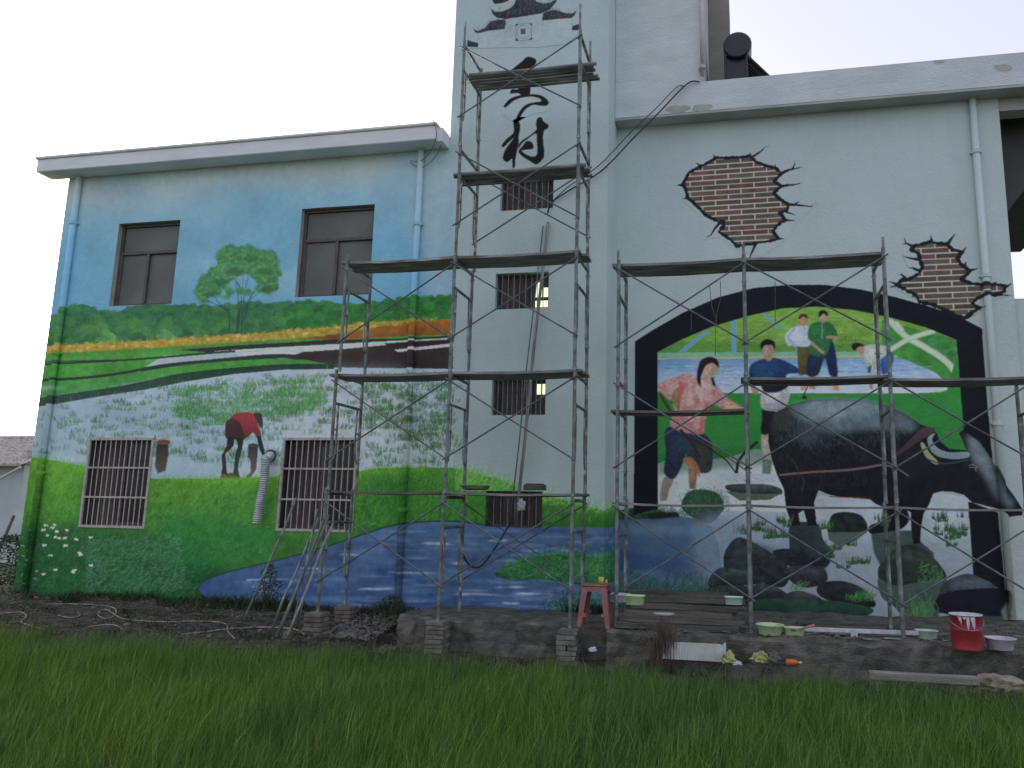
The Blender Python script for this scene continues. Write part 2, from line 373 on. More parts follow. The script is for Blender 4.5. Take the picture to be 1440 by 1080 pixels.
def tufts(cv, region, n, h=6, wide=9, cols=((52, 98, 62), (40, 80, 58), (75, 128, 72)), base=True, A_=.8, wd=1.3):
    q = cv.scatter(region, n)
    for x, y in q:
        y = round(y/9.0)*9.0+rnd.uniform(-3.8, 3.8) if base else y; w_ = wide*rnd.uniform(.5, 1.5); sc = .75+.5*(y-520)/150 if base else 1.0; k = int(w_*rnd.uniform(.9, 1.5))+3
        xs = x+(rng.random(k)-.5)*w_*sc*1.6; l = h*sc*(.45+.8*rng.random(k)); lean = (xs-x)*.25+rnd.uniform(-1, 1.6)
        C = np.array(cols, float)[rng.integers(0, len(cols), k)]
        if base and rnd.random() < .22: cv.line([(x-w_*sc*.7, y+.8), (x, y+.3), (x+w_*sc*.8, y+.6)], 1.2, (42, 70, 56), .6)
        cv.strokes(xs, y+rng.normal(0, .6, k), lean+(rng.random(k)-.5)*1.5, -l, np.zeros(k), np.full(k, wd), C, A_)
pad = [(60, 575), (220, 548), (400, 524), (637, 524), (637, 655), (380, 662), (120, 645), (45, 635)]
tufts(A, pad, 470)
tufts(A, [(240, 548), (330, 536), (450, 534), (460, 560), (420, 590), (300, 600), (250, 590)], 230, 7, 15, ((60, 125, 70), (48, 105, 62), (88, 150, 84)))
tufts(A, [(520, 530), (637, 528), (637, 640), (510, 600)], 110, 8, 14, ((48, 92, 56), (66, 120, 62)))
A.grass([(240, 545), (450, 532), (460, 570), (300, 600)], 1200, 6, 0, [(80, 140, 90), (100, 160, 105), (60, 115, 75)], 1, .45, .25)
A.grass([(60, 560), (230, 545), (637, 530), (637, 655), (60, 640)], 1500, 4, 0, [(126, 154, 150), (112, 144, 132), (160, 180, 184)], .9, .3, .2)
# farmer, pail, stumps
A.poly(zm(290, 560, 8.3, [(300, 230), (230, 290), (225, 450), (270, 465), (330, 480), (430, 480), (540, 400), (560, 300), (400, 210)]), (70, 56, 50), (58, 44, 44), sm=True)
A.poly(zm(290, 560, 8.3, [(290, 225), (340, 180), (430, 165), (520, 165), (570, 210), (600, 300), (640, 440), (600, 470), (545, 400), (460, 440), (400, 290), (330, 245)]), (140, 60, 66), (104, 46, 52), sm=True)
A.poly(zm(290, 560, 8.3, [(555, 180), (620, 170), (655, 200), (662, 330), (640, 340), (600, 290), (570, 220)]), (62, 52, 58), sm=True)
A.poly(zm(290, 560, 8.3, [(590, 440), (640, 440), (690, 650), (660, 670), (620, 590)]), (38, 42, 48))
A.poly(zm(290, 560, 8.3, [(250, 450), (335, 460), (320, 560), (225, 650), (240, 840), (255, 930), (170, 930), (190, 800), (180, 670), (240, 560)]), (34, 44, 52), (62, 48, 46))
A.poly(zm(290, 560, 8.3, [(350, 460), (440, 470), (420, 600), (385, 720), (375, 840), (395, 930), (300, 935), (325, 820), (340, 680), (370, 560)]), (34, 46, 48), (58, 66, 50))
A.poly(zm(290, 560, 8.3, [(160, 930), (230, 880), (300, 870), (380, 880), (410, 940), (300, 945)]), (72, 44, 50), nz=.3)
A.poly(zm(290, 560, 8.3, [(490, 540), (550, 525), (610, 540), (600, 680), (585, 830), (520, 930), (440, 945), (520, 860), (520, 740), (490, 680)]), (46, 44, 54), (92, 90, 84))
A.line(zm(290, 560, 8.3, [(492, 545), (550, 560), (608, 545)]), 1.1, (110, 96, 92))
A.poly([(221, 621), (237, 621), (237, 640), (233, 662), (222, 666), (218, 655)], (42, 44, 42), (84, 72, 70), blur=.8)
A.poly([(221, 620), (229, 618), (239, 620), (237, 625), (223, 625)], (104, 66, 60), sm=True)
# meadow
mead = [(20, 640), (80, 648), (120, 656), (215, 673), (300, 673), (385, 671), (400, 666), (500, 664), (530, 658), (600, 657), (637, 658), (665, 664), (700, 673), (735, 688), (770, 697), (800, 705), (847, 718), (875, 724), (875, 760), (640, 760), (500, 800), (300, 850), (20, 900)]
A.poly(mead, (80, 140, 46), (24, 70, 44), nz=.3)
for i in range(40):
    x, y = rnd.uniform(40, 620), rnd.uniform(680, 830); w_ = rnd.uniform(20, 60); A.poly([(x-w_, y), (x, y-w_*.3), (x+w_, y), (x, y+w_*.3)], rnd.choice([(50, 110, 50), (34, 92, 52), (64, 128, 48)] if y < 750 else [(28, 82, 50), (22, 66, 42), (40, 98, 56)]), blur=14, alpha=.35, sm=True)
A.poly([(20, 740), (100, 740), (250, 760), (330, 800), (280, 900), (0, 900)], (26, 68, 46), blur=24, alpha=.8)
A.poly([(500, 672), (637, 672), (700, 690), (870, 730), (870, 760), (500, 760)], (34, 98, 44), blur=12, alpha=.8)
A.poly([(225, 720), (330, 715), (390, 740), (380, 790), (300, 800), (240, 800)], (36, 112, 56), blur=20, alpha=.6)
up = [(30, 648), (120, 660), (220, 676), (400, 676), (520, 665), (637, 664), (720, 690), (850, 722), (860, 735), (520, 740), (430, 760), (300, 730), (30, 730)]
A.grass(up, 6500, 9, 25, [(94, 150, 50), (58, 120, 48), (40, 98, 46), (112, 164, 64)], 1.0, .45, .5)
A.grass([(20, 700), (400, 700), (500, 745), (300, 800), (270, 850), (20, 850)], 6500, 8, 30, [(30, 96, 52), (48, 118, 60), (22, 72, 44), (70, 140, 80)], 1.0, .45, .7)
A.grass([(120, 760), (250, 755), (260, 830), (120, 835)], 1300, 7, 55, [(82, 128, 108), (60, 105, 82), (110, 150, 130)], .9, .4, .5)
A.grass([(515, 668), (637, 664), (700, 700), (637, 735), (520, 735)], 1500, 14, 8, [(42, 116, 46), (72, 142, 58), (30, 90, 42)], 1, .5, .25)
A.grass([(640, 664), (700, 680), (760, 700), (847, 720), (847, 722), (640, 690)], 800, 15, 35, [(100, 170, 84), (60, 140, 56), (130, 190, 110)], 1, .6, .5)
A.grass(mead[:4]+[(300, 673), (385, 671), (500, 665), (600, 657), (600, 664), (300, 682), (30, 655)], 900, 6, 0, [(110, 165, 52), (80, 140, 50)], 1.1, .8, .4)
# river
river = smooth([(278, 828), (290, 815), (330, 802), (380, 790), (430, 777), (480, 762), (540, 742), (580, 735), (640, 733), (700, 740), (780, 741), (875, 743)], 4, False)+[(875, 900), (560, 900), (440, 870), (330, 850), (290, 842)]
A.poly(river, (72, 102, 138), (44, 70, 112), nz=.22)
A.line(river[:40], 2.4, (28, 66, 52), .8)
def ripples(cv, region, n, cols=((110, 146, 182), (150, 175, 200), (60, 96, 150)), L=30, A_=.5, wd=1.3):
    q = cv.scatter(region, n); l = L*(.3+rng.random(n))
    C = np.array(cols, float)[rng.integers(0, len(cols), n)]
    cv.strokes(q[:, 0], q[:, 1], l, l*.01, .02*(rng.random(n)-.5), np.full(n, wd), C, A_)
def glints(cv, region, n, L, c, al, th=1.6, blur=1.6):
    for x, y in cv.scatter(region, n):
        l = L*rnd.uniform(.25, 1.2); t_ = th*rnd.uniform(.5, 1.3); cv.poly([(x-l, y+rnd.uniform(-.6, .6)), (x-l*.3, y-t_), (x+l*.4, y-t_*.7), (x+l, y), (x+l*.3, y+t_*.8), (x-l*.5, y+t_*.6)], c, blur=blur, alpha=al*rnd.uniform(.4, 1), nz=.2, sm=True)
RV = [(300, 832), (400, 798), (500, 768), (580, 745), (660, 740), (865, 750), (865, 855), (560, 862), (400, 850)]
glints(A, RV, 150, 46, (52, 80, 126), .55, 4, 3); glints(A, RV, 110, 40, (84, 118, 158), .5, 3, 3); glints(A, RV, 90, 26, (120, 148, 180), .5, 1.5)
for x, y, l in ((690, 826, 50), (650, 836, 60), (688, 849, 40), (735, 835, 50), (640, 792, 30), (740, 774, 60), (420, 800, 45), (470, 780, 30), (510, 828, 50), (600, 765, 40), (560, 805, 50), (690, 760, 40), (350, 815, 30)): glints(A, [(x, y-1), (x+l, y-1), (x+l, y+1), (x, y+1)], 3, l*.35, (158, 182, 204), .75, 1.3, 1.2)
isle = smooth([(695, 808), (715, 795), (745, 785), (790, 779), (847, 784), (875, 784), (875, 825), (800, 820), (760, 815), (720, 815)], 4)
A.poly(isle, (34, 88, 52), (26, 64, 46), nz=.3)
A.grass(isle, 1500, 15, 60, [(60, 128, 72), (84, 150, 96), (36, 88, 54), (48, 110, 62)], 1.1, .65, .7, .5)
A.grass([(760, 862), (790, 846), (875, 838), (875, 880), (770, 880)], 700, 16, 20, [(40, 92, 60), (26, 60, 44), (88, 140, 110)], 1.2, .7, .7, .5)
for i in range(22):
    x, y = rnd.uniform(60, 130), rnd.uniform(738, 808)
    for k in range(4): A.line([(x+rnd.uniform(-3, 3), y+rnd.uniform(-1.5, 1.5)), (x+rnd.uniform(-3, 3), y+rnd.uniform(-1.5, 1.5))], 1.8, (176, 190, 178), .85)
for x, y in ((45, 787), (52, 803)): A.line([(x-1, y), (x+1, y)], 2.6, (140, 155, 90), .8)
for i in range(14):
    x, y = rnd.uniform(25, 50), rnd.uniform(720, 830); A.line([(x-2, y), (x+2, y+1)], 1.4, (110, 140, 150), .7)
# tower: roof emblem and calligraphy
BK = (46, 50, 58)
def tw(pts, c=BK, sm=False, **k): A.poly(zm(640, 0, 4.5, pts), c, sm=sm, nz=.25, **k)
roof1 = [(225, 52), (252, 76), (300, 74), (350, 52), (378, 25), (388, -10), (500, -10), (515, 10), (560, 24), (610, 15), (648, -12), (640, 14), (600, 62), (545, 86), (440, 104), (320, 122), (262, 112), (238, 90)]
roof2 = [(552, 131), (556, 84), (600, 66), (640, 64), (700, 84), (740, 86), (767, 70), (758, 98), (735, 116), (640, 122)]
roof3 = [(114, 184), (145, 196), (190, 176), (225, 136), (270, 126), (314, 124), (322, 150), (312, 186), (220, 194), (152, 211), (130, 208)]
roof4 = [(236, -40), (236, 5), (250, 26), (300, 20), (338, 8), (338, -40)]
tw([(150, 205), (312, 186), (320, 124), (545, 88), (555, 131), (738, 118), (738, 168), (738, 260), (150, 300)], (139, 158, 165), alpha=.35)
for r_ in (roof1, roof2, roof3, roof4): tw(r_)
for r_, n_ in ((roof1, 260), (roof2, 90), (roof3, 90)):
    A.grass(zm(640, 0, 4.5, r_), n_, 6, 8, [(70, 74, 82), (34, 38, 46), (88, 92, 98)], .8, .5, .05)
for l in ([(148, 205), (150, 250)], [(318, 150), (316, 240)], [(556, 130), (554, 205)], [(740, 118), (740, 200)]): A.line(zm(640, 0, 4.5, l), .9, (92, 100, 108), .7, taper=True)
A.line(zm(640, 0, 4.5, [(385, 155), (485, 147), (485, 252), (385, 260), (385, 155)]), 1.0, BK)
A.line([(640+(434+42*math.cos(t*.3142))/4.5, (203+44*math.sin(t*.3142))/4.5) for t in range(21)], .9, (84, 92, 100))
tw([(414, 184), (446, 181), (446, 216), (416, 218)], (70, 76, 84))
for c_ in ([(385, 155), (400, 154), (385, 172)], [(485, 147), (468, 148), (485, 165)], [(385, 260), (385, 240), (405, 258)], [(485, 252), (485, 235), (465, 254)]): tw(c_)
tw([(76, 296), (78, 252), (100, 262), (146, 272), (146, 300)]); tw([(738, 194), (742, 166), (790, 150), (792, 190)])
INK = (26, 27, 31)
def ink(pts, sm=True): A.poly(zm(640, 0, 4.5, pts), INK, sm=sm, nz=.1)
ink([(345, 458), (372, 430), (425, 388), (452, 362), (482, 362), (514, 380), (508, 408), (478, 438), (440, 462), (400, 466)])
ink([(400, 450), (470, 450), (520, 490), (480, 520), (470, 560), (400, 560), (410, 520), (360, 540), (400, 500)])
ink([(405, 540), (470, 540), (472, 600), (425, 605), (400, 590), (370, 592), (348, 592), (360, 565), (395, 565)])
ink([(308, 672), (345, 628), (400, 606), (470, 597), (530, 600), (570, 618), (593, 648), (582, 668), (540, 670), (500, 664), (470, 676), (440, 700), (410, 745), (385, 765), (392, 735), (420, 690), (455, 660), (505, 648), (545, 640), (530, 622), (480, 612), (420, 620), (370, 640), (322, 680)])
ink([(368, 765), (385, 755), (408, 775), (412, 810), (402, 870), (396, 940), (384, 1000), (378, 1058), (364, 1058), (362, 990), (370, 900), (372, 820)])
ink([(294, 922), (322, 884), (362, 850), (388, 815), (412, 812), (404, 842), (372, 872), (335, 905), (308, 932)])
ink([(303, 1008), (312, 960), (345, 910), (378, 872), (404, 880), (396, 940), (362, 1000), (330, 1026)])
ink([(400, 942), (412, 900), (470, 860), (515, 820), (512, 790), (520, 752), (545, 742), (562, 770), (590, 790), (588, 812), (562, 832), (558, 900), (566, 960), (560, 1000), (530, 1034), (505, 1040), (470, 1018), (425, 990), (402, 962), (412, 948), (440, 972), (482, 990), (514, 984), (520, 940), (516, 880), (512, 846), (470, 872), (425, 908)])
ink([(406, 952), (428, 924), (452, 894), (482, 898), (496, 922), (492, 942), (455, 948)])
# ---- right wall
R = Canvas(-2.3, 4.9, -.3, 8.0, 170, 0.9)
R.poly([(700, -200), (1700, -200), (1700, 1100), (700, 1100)], WHITE, (138, 156, 156), nz=.02)
R.poly([(800, 720), (935, 716), (1060, 712), (1380, 740), (1420, 900), (1420, 960), (800, 960)], (72, 98, 120), (52, 78, 104), nz=.2)
R.poly([(800, 716), (870, 718), (900, 712), (960, 718), (990, 726), (870, 731), (800, 735)], (36, 64, 48), blur=1, nz=.3)
R.poly([(800, 730), (870, 732), (950, 740), (1040, 740), (1000, 790), (930, 800), (800, 810)], (62, 92, 124), blur=8, alpha=.8)
R.poly([(870, 775), (960, 785), (970, 800), (870, 803)], (48, 68, 118), blur=5, alpha=.6)
R.poly([(800, 806), (900, 804), (990, 816), (990, 870), (800, 870)], (78, 110, 130), blur=6, alpha=.5)
OUT = [(891, 724), (892, 600), (893, 480), (918, 464), (960, 440), (1010, 418), (1060, 405), (1110, 400.5), (1160, 400.5), (1210, 407), (1260, 418), (1310, 432), (1350, 446), (1381, 462), (1388, 560), (1396, 650), (1407, 760), (1417, 862), (1372, 862), (1362, 720), (1356, 620), (1350, 540), (1345, 478), (1300, 460), (1250, 446), (1200, 436), (1150, 431.5), (1100, 434), (1050, 445), (1000, 460), (960, 477), (925, 495), (925, 600), (925, 716)]
INN = [(925, 716), (925, 495), (960, 477), (1000, 460), (1050, 445), (1100, 434), (1150, 431.5), (1200, 436), (1250, 446), (1300, 460), (1345, 478), (1350, 540), (1356, 620), (1362, 720), (1372, 862), (1380, 930), (925, 930)]
def clipy(y0, y1):                                   # band of the opening
    L = [p for p in INN]; q = []
    def lx(y): return 925.0
    def rx(y): return float(np.interp(y, [478, 540, 620, 720, 862, 930], [1345, 1350, 1356, 1362, 1372, 1380]))
    top = [p for p in INN[1:12] if p[1] < y1] if y0 < 478 else [(925, y0), (rx(y0), y0)]
    return top+[(rx(y), y) for y in np.linspace(max(y0, 478), y1, 5)]+[(925, y1)]
R.poly(clipy(400, 560), (104, 150, 62), (84, 138, 58), nz=.2)
ripples(R, [(930, 500), (960, 480), (1060, 446), (1150, 434), (1250, 450), (1250, 498), (930, 500)], 500, ((128, 172, 76), (88, 138, 56), (112, 158, 90), (140, 178, 92)), 26, .4, 1.4)
R.poly([(925, 480), (1240, 485), (1240, 500), (925, 500)], (62, 120, 60), blur=4, alpha=.6)
for l in ([(990, 468), (955, 496)], [(996, 466), (962, 494)], [(1033, 450), (1034, 496)], [(1030, 450), (1031, 496)], [(1072, 440), (1098, 462)], [(1120, 470), (1120, 495)]): R.line(l, 4, (96, 146, 172), .55)
R.poly([(925, 496), (1260, 494), (1262, 502), (925, 504)], (108, 160, 138), nz=.1)
R.line([(925, 505), (1050, 503), (1260, 501)], 2.6, (160, 160, 126), .8)
R.poly([(1240, 450), (1345, 478), (1352, 560), (1330, 560), (1300, 520), (1262, 500), (1240, 500)], (62, 130, 62), nz=.25)
R.blobs([(1300, 470), (1344, 482), (1346, 500), (1310, 495)], 30, 7, [(40, 100, 56), (70, 138, 76)], .6)
for l, w_ in (([(1252, 452), (1275, 474), (1300, 488), (1330, 508), (1350, 532)], 9), ([(1252, 492), (1280, 476), (1312, 466)], 7), ([(1260, 455), (1268, 465)], 8)):
    R.line(l, w_, (146, 172, 152), .8, True); R.line(l, w_*.5, (164, 184, 168), .6, True)
riv = smooth([(925, 508), (1000, 506), (1100, 504), (1200, 504), (1262, 504), (1290, 513), (1318, 526), (1328, 540), (1327, 550), (1250, 554), (1100, 554), (1000, 552), (925, 550)], 3)
R.poly(riv, (92, 140, 184), (168, 184, 196), nz=.12)
ripples(R, [(930, 512), (1280, 510), (1310, 535), (930, 545)], 260, ((130, 168, 200), (80, 128, 182), (160, 184, 204)), 28, .5, 1.5)
R.poly([(925, 553), (1325, 553), (1332, 548), (1345, 500), (1356, 560), (1358, 660), (925, 662)], (42, 126, 56), (46, 118, 60), nz=.1)
R.grass([(925, 640), (1075, 640), (1075, 652), (925, 656)], 200, 4, 10, [(60, 120, 60), (40, 96, 50)], 1, .6)
ground = smooth([(925, 652), (980, 648), (1030, 642), (1060, 632), (1110, 640), (1110, 700), (1360, 700), (1375, 930), (1060, 860), (1020, 820), (1000, 740), (925, 716)], 3)
R.poly(ground, (156, 174, 182), (116, 132, 146), nz=.12)
R.poly([(1060, 760), (1380, 760), (1400, 930), (1060, 900)], (112, 128, 142), blur=20, alpha=.6)
R.poly([(925, 655), (1000, 650), (1060, 640), (1110, 650), (1110, 720), (925, 716)], (162, 178, 184), nz=.06)
R.poly([(1000, 728), (1050, 720), (1110, 730), (1120, 770), (1060, 770), (1020, 760)], (112, 136, 158), blur=10, alpha=.6)
def fig(pts, c, c2=None, blur=0, alpha=1.0, nz=.12, sm=False):
    """a painted body part: fill, soft shade on its lower right, folds brushed over it"""
    R.poly(pts, c, c2, blur=max(blur, .7), alpha=alpha, nz=nz, sm=True if len(pts) > 5 else sm)
    p = np.array(pts, float); lo, hi = p.min(0), p.max(0); w_, h_ = hi-lo
    if alpha < 1 or w_*h_ < 90: return
    m_ = p.mean(0); sh = [tuple(m_+(q-m_)*.8+np.array([w_*.10, h_*.06])) for q in p]
    hl_ = [tuple(m_+(q-m_)*.5-np.array([w_*.12, h_*.12])) for q in p]
    R.poly(hl_, tuple(min(v*1.22+6, 230) for v in c), blur=4, alpha=.4, sm=True)
    n = int(w_*h_/26); q = R.scatter(pts, max(6, n)); k = len(q); cc = np.array(c, float)
    C = np.array([cc*.62, cc*.75, np.minimum(cc*1.22+5, 220), cc*.88])[rng.integers(0, 4, k)]
    d = 1 if h_ > w_ else -1; L_ = min(.16*max(w_, h_), 9.0); mk = R.mask(pts, .7); before = R.a[mk[0]:mk[1], mk[2]:mk[3]].copy()
    R.strokes(q[:, 0], q[:, 1], rng.normal(.1, .45, k)*L_ if d > 0 else np.full(k, L_), np.full(k, L_) if d > 0 else rng.normal(.1, .45, k)*L_, rng.normal(0, .15, k), np.full(k, 1.5), C, .28)
    m3 = mk[4][..., None]; R.a[mk[0]:mk[1], mk[2]:mk[3]] = before*(1-m3)+R.a[mk[0]:mk[1], mk[2]:mk[3]]*m3
R.grass([(930, 560), (1345, 560), (1350, 640), (930, 640)], 1400, 5, 80, [(52, 138, 64), (36, 108, 50), (48, 124, 54)], 1.2, .35, .3)
R.poly([(925, 640), (1080, 625), (1100, 650), (925, 668)], (34, 98, 48), blur=8, alpha=.6)
# people: woman
s1 = lambda p: zm(915, 490, 4.694, p)
SK = (150, 120, 104)
fig(s1([(60, 275), (75, 300), (150, 420), (120, 420), (62, 320)]), (62, 58, 44))
fig(s1([(92, 850), (150, 862), (120, 940), (105, 1000), (62, 1000), (70, 920)]), (112, 112, 104), (128, 122, 112))
fig(s1([(248, 790), (312, 800), (300, 880), (295, 930), (255, 925)]), (120, 98, 80), (96, 84, 72))
fig(s1([(110, 520), (340, 560), (405, 640), (400, 800), (330, 820), (300, 760), (245, 720), (235, 690), (200, 790), (150, 862), (88, 820), (100, 700)]), (38, 52, 70), (30, 42, 58))
fig(s1([(300, 640), (405, 640), (400, 800), (330, 825)]), (44, 50, 46), nz=.3)
fig(s1([(215, 730), (270, 720), (320, 790), (320, 850), (290, 800), (240, 770)]), (134, 96, 70), sm=True)
fig(s1([(45, 240), (130, 200), (230, 165), (330, 190), (430, 240), (500, 320), (620, 400), (640, 430), (560, 430), (460, 390), (400, 370), (360, 470), (345, 560), (240, 560), (130, 510), (150, 430), (190, 330), (130, 340), (70, 290)]), (168, 138, 138), (150, 108, 112), sm=True)
fig(s1([(500, 330), (600, 400), (625, 425), (550, 430), (480, 400)]), (158, 146, 112), blur=1)
fig(s1([(160, 270), (215, 250), (200, 310), (190, 410), (160, 380), (140, 320)]), (136, 104, 76), blur=1.5)
for p_ in ([(180, 210), (240, 230), (215, 300), (195, 340), (190, 270)], [(310, 350), (350, 330), (385, 380), (330, 400)], [(310, 490), (350, 480), (340, 560), (315, 555)], [(400, 280), (430, 270), (420, 340)]): fig(s1(p_), (172, 84, 84), blur=1.2, alpha=.8)
fig(s1([(330, 190), (370, 240), (420, 220), (400, 280), (340, 290), (300, 240)]), (170, 152, 148), blur=.6)
fig(s1([(345, 110), (380, 80), (430, 90), (448, 130), (430, 170), (400, 210), (375, 230), (350, 200), (345, 160)]), (156, 138, 126), sm=True)
fig(s1([(315, 120), (335, 75), (390, 55), (440, 75), (452, 130), (438, 118), (410, 95), (370, 110), (345, 150), (330, 200), (335, 255), (312, 245), (305, 180)]), (30, 28, 34), sm=True)
fig(s1([(398, 195), (412, 190), (430, 240), (425, 255), (408, 240)]), (30, 28, 34))
for l in ([(375, 130), (390, 126)], [(410, 124), (424, 126)], [(392, 172), (410, 170)], [(402, 135), (404, 152)]): R.line(s1(l), .8, (84, 62, 60), .8)
R.line(s1([(250, 600), (330, 620), (430, 690), (500, 740), (560, 820)]), 2.2, (36, 34, 38), 1, True)
R.line(s1([(260, 560), (340, 620), (480, 700), (620, 800), (700, 850)]), 1.4, (66, 58, 58), 1, True)
R.line(s1([(200, 540), (280, 640), (320, 720)]), 4, (52, 40, 38), 1, True)
R.line(s1([(570, 840), (575, 760), (620, 690), (700, 620)]), 4, (34, 34, 40), 1, True)
fig(s1([(470, 820), (700, 850), (900, 850), (900, 880), (560, 880), (480, 860)]), (150, 166, 174), nz=.05)
for i in range(46):
    q_ = R.scatter(s1([(170, 240), (320, 210), (400, 270), (380, 360), (330, 520), (250, 530), (210, 330)]), 1)[0]; l_ = rnd.uniform(2, 5)
    R.poly([(q_[0]-l_, q_[1]), (q_[0], q_[1]-l_*1.6), (q_[0]+l_*.8, q_[1]), (q_[0], q_[1]+l_*1.6)], rnd.choice([(188, 166, 160), (160, 118, 122), (150, 98, 102), (196, 178, 172)]), blur=2, alpha=.4, sm=True)
# man in blue
s2 = lambda p: zm(1030, 430, 4.32, p)
fig(s2([(180, 780), (228, 790), (235, 930), (225, 990), (190, 960), (178, 900)]), (150, 148, 140), (120, 118, 110))
fig(s2([(185, 930), (240, 940), (232, 1030), (180, 1020)]), (78, 100, 96), nz=.3)
fig(s2([(190, 620), (300, 630), (250, 690), (215, 780), (172, 770), (180, 690)]), (26, 28, 34), sm=True)
fig(s2([(185, 525), (330, 490), (345, 560), (300, 640), (250, 640), (178, 620)]), (156, 164, 168), (130, 140, 146))
for k in range(7): R.line(s2([(190, 545+k*12), (250, 560+k*12), (330, 530+k*12)]), .8, (96, 106, 116), .7, True)
fig(s2([(110, 360), (180, 325), (250, 315), (320, 335), (400, 380), (420, 410), (330, 420), (335, 490), (270, 525), (190, 520), (160, 450), (130, 500), (105, 480), (100, 420)]), (34, 66, 108), (24, 36, 56), sm=True)
fig(s2([(160, 450), (330, 450), (335, 495), (270, 527), (190, 522)]), (28, 32, 44), nz=.1)
fig(s2([(180, 250), (200, 235), (245, 240), (250, 280), (235, 330), (205, 330), (185, 290)]), (142, 126, 112), sm=True)
fig(s2([(168, 240), (185, 210), (220, 203), (255, 220), (260, 262), (248, 255), (240, 240), (195, 242), (178, 268)]), (24, 22, 26), sm=True)
for l in ([(190, 268), (205, 266)], [(222, 266), (238, 268)], [(200, 305), (228, 305)], [(213, 272), (212, 288)]): R.line(s2(l), .9, (70, 54, 50), .8)
fig(s2([(110, 495), (160, 510), (155, 540), (125, 535)]), (146, 108, 98))
# man in white, man in green
fig(s2([(415, 465), (450, 465), (450, 510), (415, 515)]), (156, 126, 104)); fig(s2([(470, 470), (505, 465), (505, 505), (465, 505)]), (156, 110, 92)); fig(s2([(610, 465), (640, 465), (650, 515), (612, 510)]), (158, 128, 98))
fig(s2([(392, 240), (470, 240), (480, 420), (405, 420), (395, 330)]), (78, 74, 44), (66, 64, 42))
fig(s2([(375, 130), (460, 125), (470, 240), (385, 245), (375, 230), (340, 245), (318, 190), (345, 150)]), (158, 178, 190), (148, 170, 182))
R.line(s2([(375, 140), (335, 190), (375, 240)]), 3.5, (140, 158, 186), .9)
fig(s2([(405, 65), (430, 55), (455, 70), (450, 105), (430, 125), (410, 105)]), (152, 116, 102), sm=True)
fig(s2([(400, 75), (415, 52), (445, 50), (458, 70), (455, 78), (430, 66), (408, 82)]), (56, 42, 42), sm=True)
fig(s2([(470, 290), (600, 200), (640, 420), (590, 420), (560, 320), (520, 420), (455, 420)]), (30, 50, 74), (28, 40, 62))
fig(s2([(465, 130), (510, 100), (590, 100), (625, 140), (640, 190), (600, 210), (575, 290), (520, 305), (465, 280), (480, 220), (460, 200)]), (40, 100, 62), (48, 104, 68), sm=True)
R.line(s2([(545, 110), (545, 200)]), 1.4, (86, 150, 120)); R.line(s2([(480, 225), (550, 285)]), 4, (150, 130, 112), .95); R.line(s2([(575, 190), (635, 192)]), 3.6, (140, 128, 106), .95)
R.line(s2([(545, 295), (500, 410), (430, 545)]), 1.4, (44, 46, 50)); fig(s2([(412, 565), (440, 540), (460, 568)]), (24, 30, 28))
fig(s2([(527, 55), (555, 42), (578, 58), (570, 90), (548, 105), (530, 88)]), (146, 130, 118), sm=True)
fig(s2([(522, 62), (530, 32), (560, 27), (580, 45), (577, 66), (552, 48), (530, 72)]), (26, 26, 30), sm=True)
# bending man
fig(s2([(820, 340), (850, 340), (840, 410), (822, 410)]), (44, 76, 92)); fig(s2([(900, 320), (940, 280), (975, 290), (975, 350), (940, 410), (905, 410)]), (44, 82, 136), sm=True)
fig(s2([(795, 250), (860, 235), (940, 250), (945, 285), (900, 325), (870, 350), (865, 410), (840, 410), (845, 360), (815, 370), (800, 300)]), (156, 168, 162), (140, 150, 146), sm=True)
fig(s2([(750, 245), (790, 250), (800, 285), (775, 290), (755, 270)]), (150, 116, 104), sm=True); fig(s2([(722, 250), (740, 225), (785, 230), (800, 245), (765, 250), (742, 272)]), (26, 26, 32), sm=True)
fig(s2([(830, 455), (860, 455), (850, 510), (835, 505)]), (146, 116, 98))
R.grass(s2([(640, 210), (760, 190), (760, 235), (640, 260)]), 60, 5, 0, [(60, 100, 50)], .9, .7)
# stones and plants
s3 = lambda p: zm(860, 600, 3.6, p)
def stone(pts, c, c2, n=2):
    c = (c[0]*.88, c[1]*.93, c[2]*.86); c2 = (c2[0]*.8, c2[1]*.88, c2[2]*.82)
    R.poly(pts, c, c2, sm=True, nz=.45); p = np.array(pts); m_ = p.mean(0); lo = p.min(0); hi = p.max(0); wd_ = hi[0]-lo[0]; hg = hi[1]-lo[1]
    R.poly([(m_[0]-wd_*.34, lo[1]+hg*.34), (m_[0]-wd_*.1, lo[1]+hg*.1), (m_[0]+wd_*.26, lo[1]+hg*.2), (m_[0]+wd_*.3, lo[1]+hg*.42), (m_[0], lo[1]+hg*.34)], (c[0]*1.35, c[1]*1.35, c[2]*1.35), blur=5, alpha=.55, sm=True, nz=.4)
    R.poly([(m_[0]-wd_*.36, hi[1]-hg*.3), (m_[0], hi[1]-hg*.22), (m_[0]+wd_*.36, hi[1]-hg*.3), (m_[0]+wd_*.2, hi[1]-hg*.06), (m_[0]-wd_*.2, hi[1]-hg*.06)], (24, 28, 30), blur=4, alpha=.5, sm=True)
    q = R.scatter(pts, max(12, int(wd_*hg/70))); k = len(q); L_ = wd_*.16; R.strokes(q[:, 0], q[:, 1], np.full(k, L_), rng.normal(0, 1.5, k), rng.normal(.1, .12, k), np.full(k, 1.4), np.array([[c[0]*1.3, c[1]*1.3, c[2]*1.25], [26, 30, 32], [c[0], c[1]*1.05, c[2]]])[rng.integers(0, 3, k)], .3)
stone(s3([(575, 300), (640, 290), (780, 292), (858, 315), (855, 345), (760, 345), (610, 330)]), (66, 74, 78), (48, 56, 60)); R.poly(s3([(575, 325), (700, 340), (860, 340), (800, 370), (650, 375)]), (74, 92, 82), nz=.3)
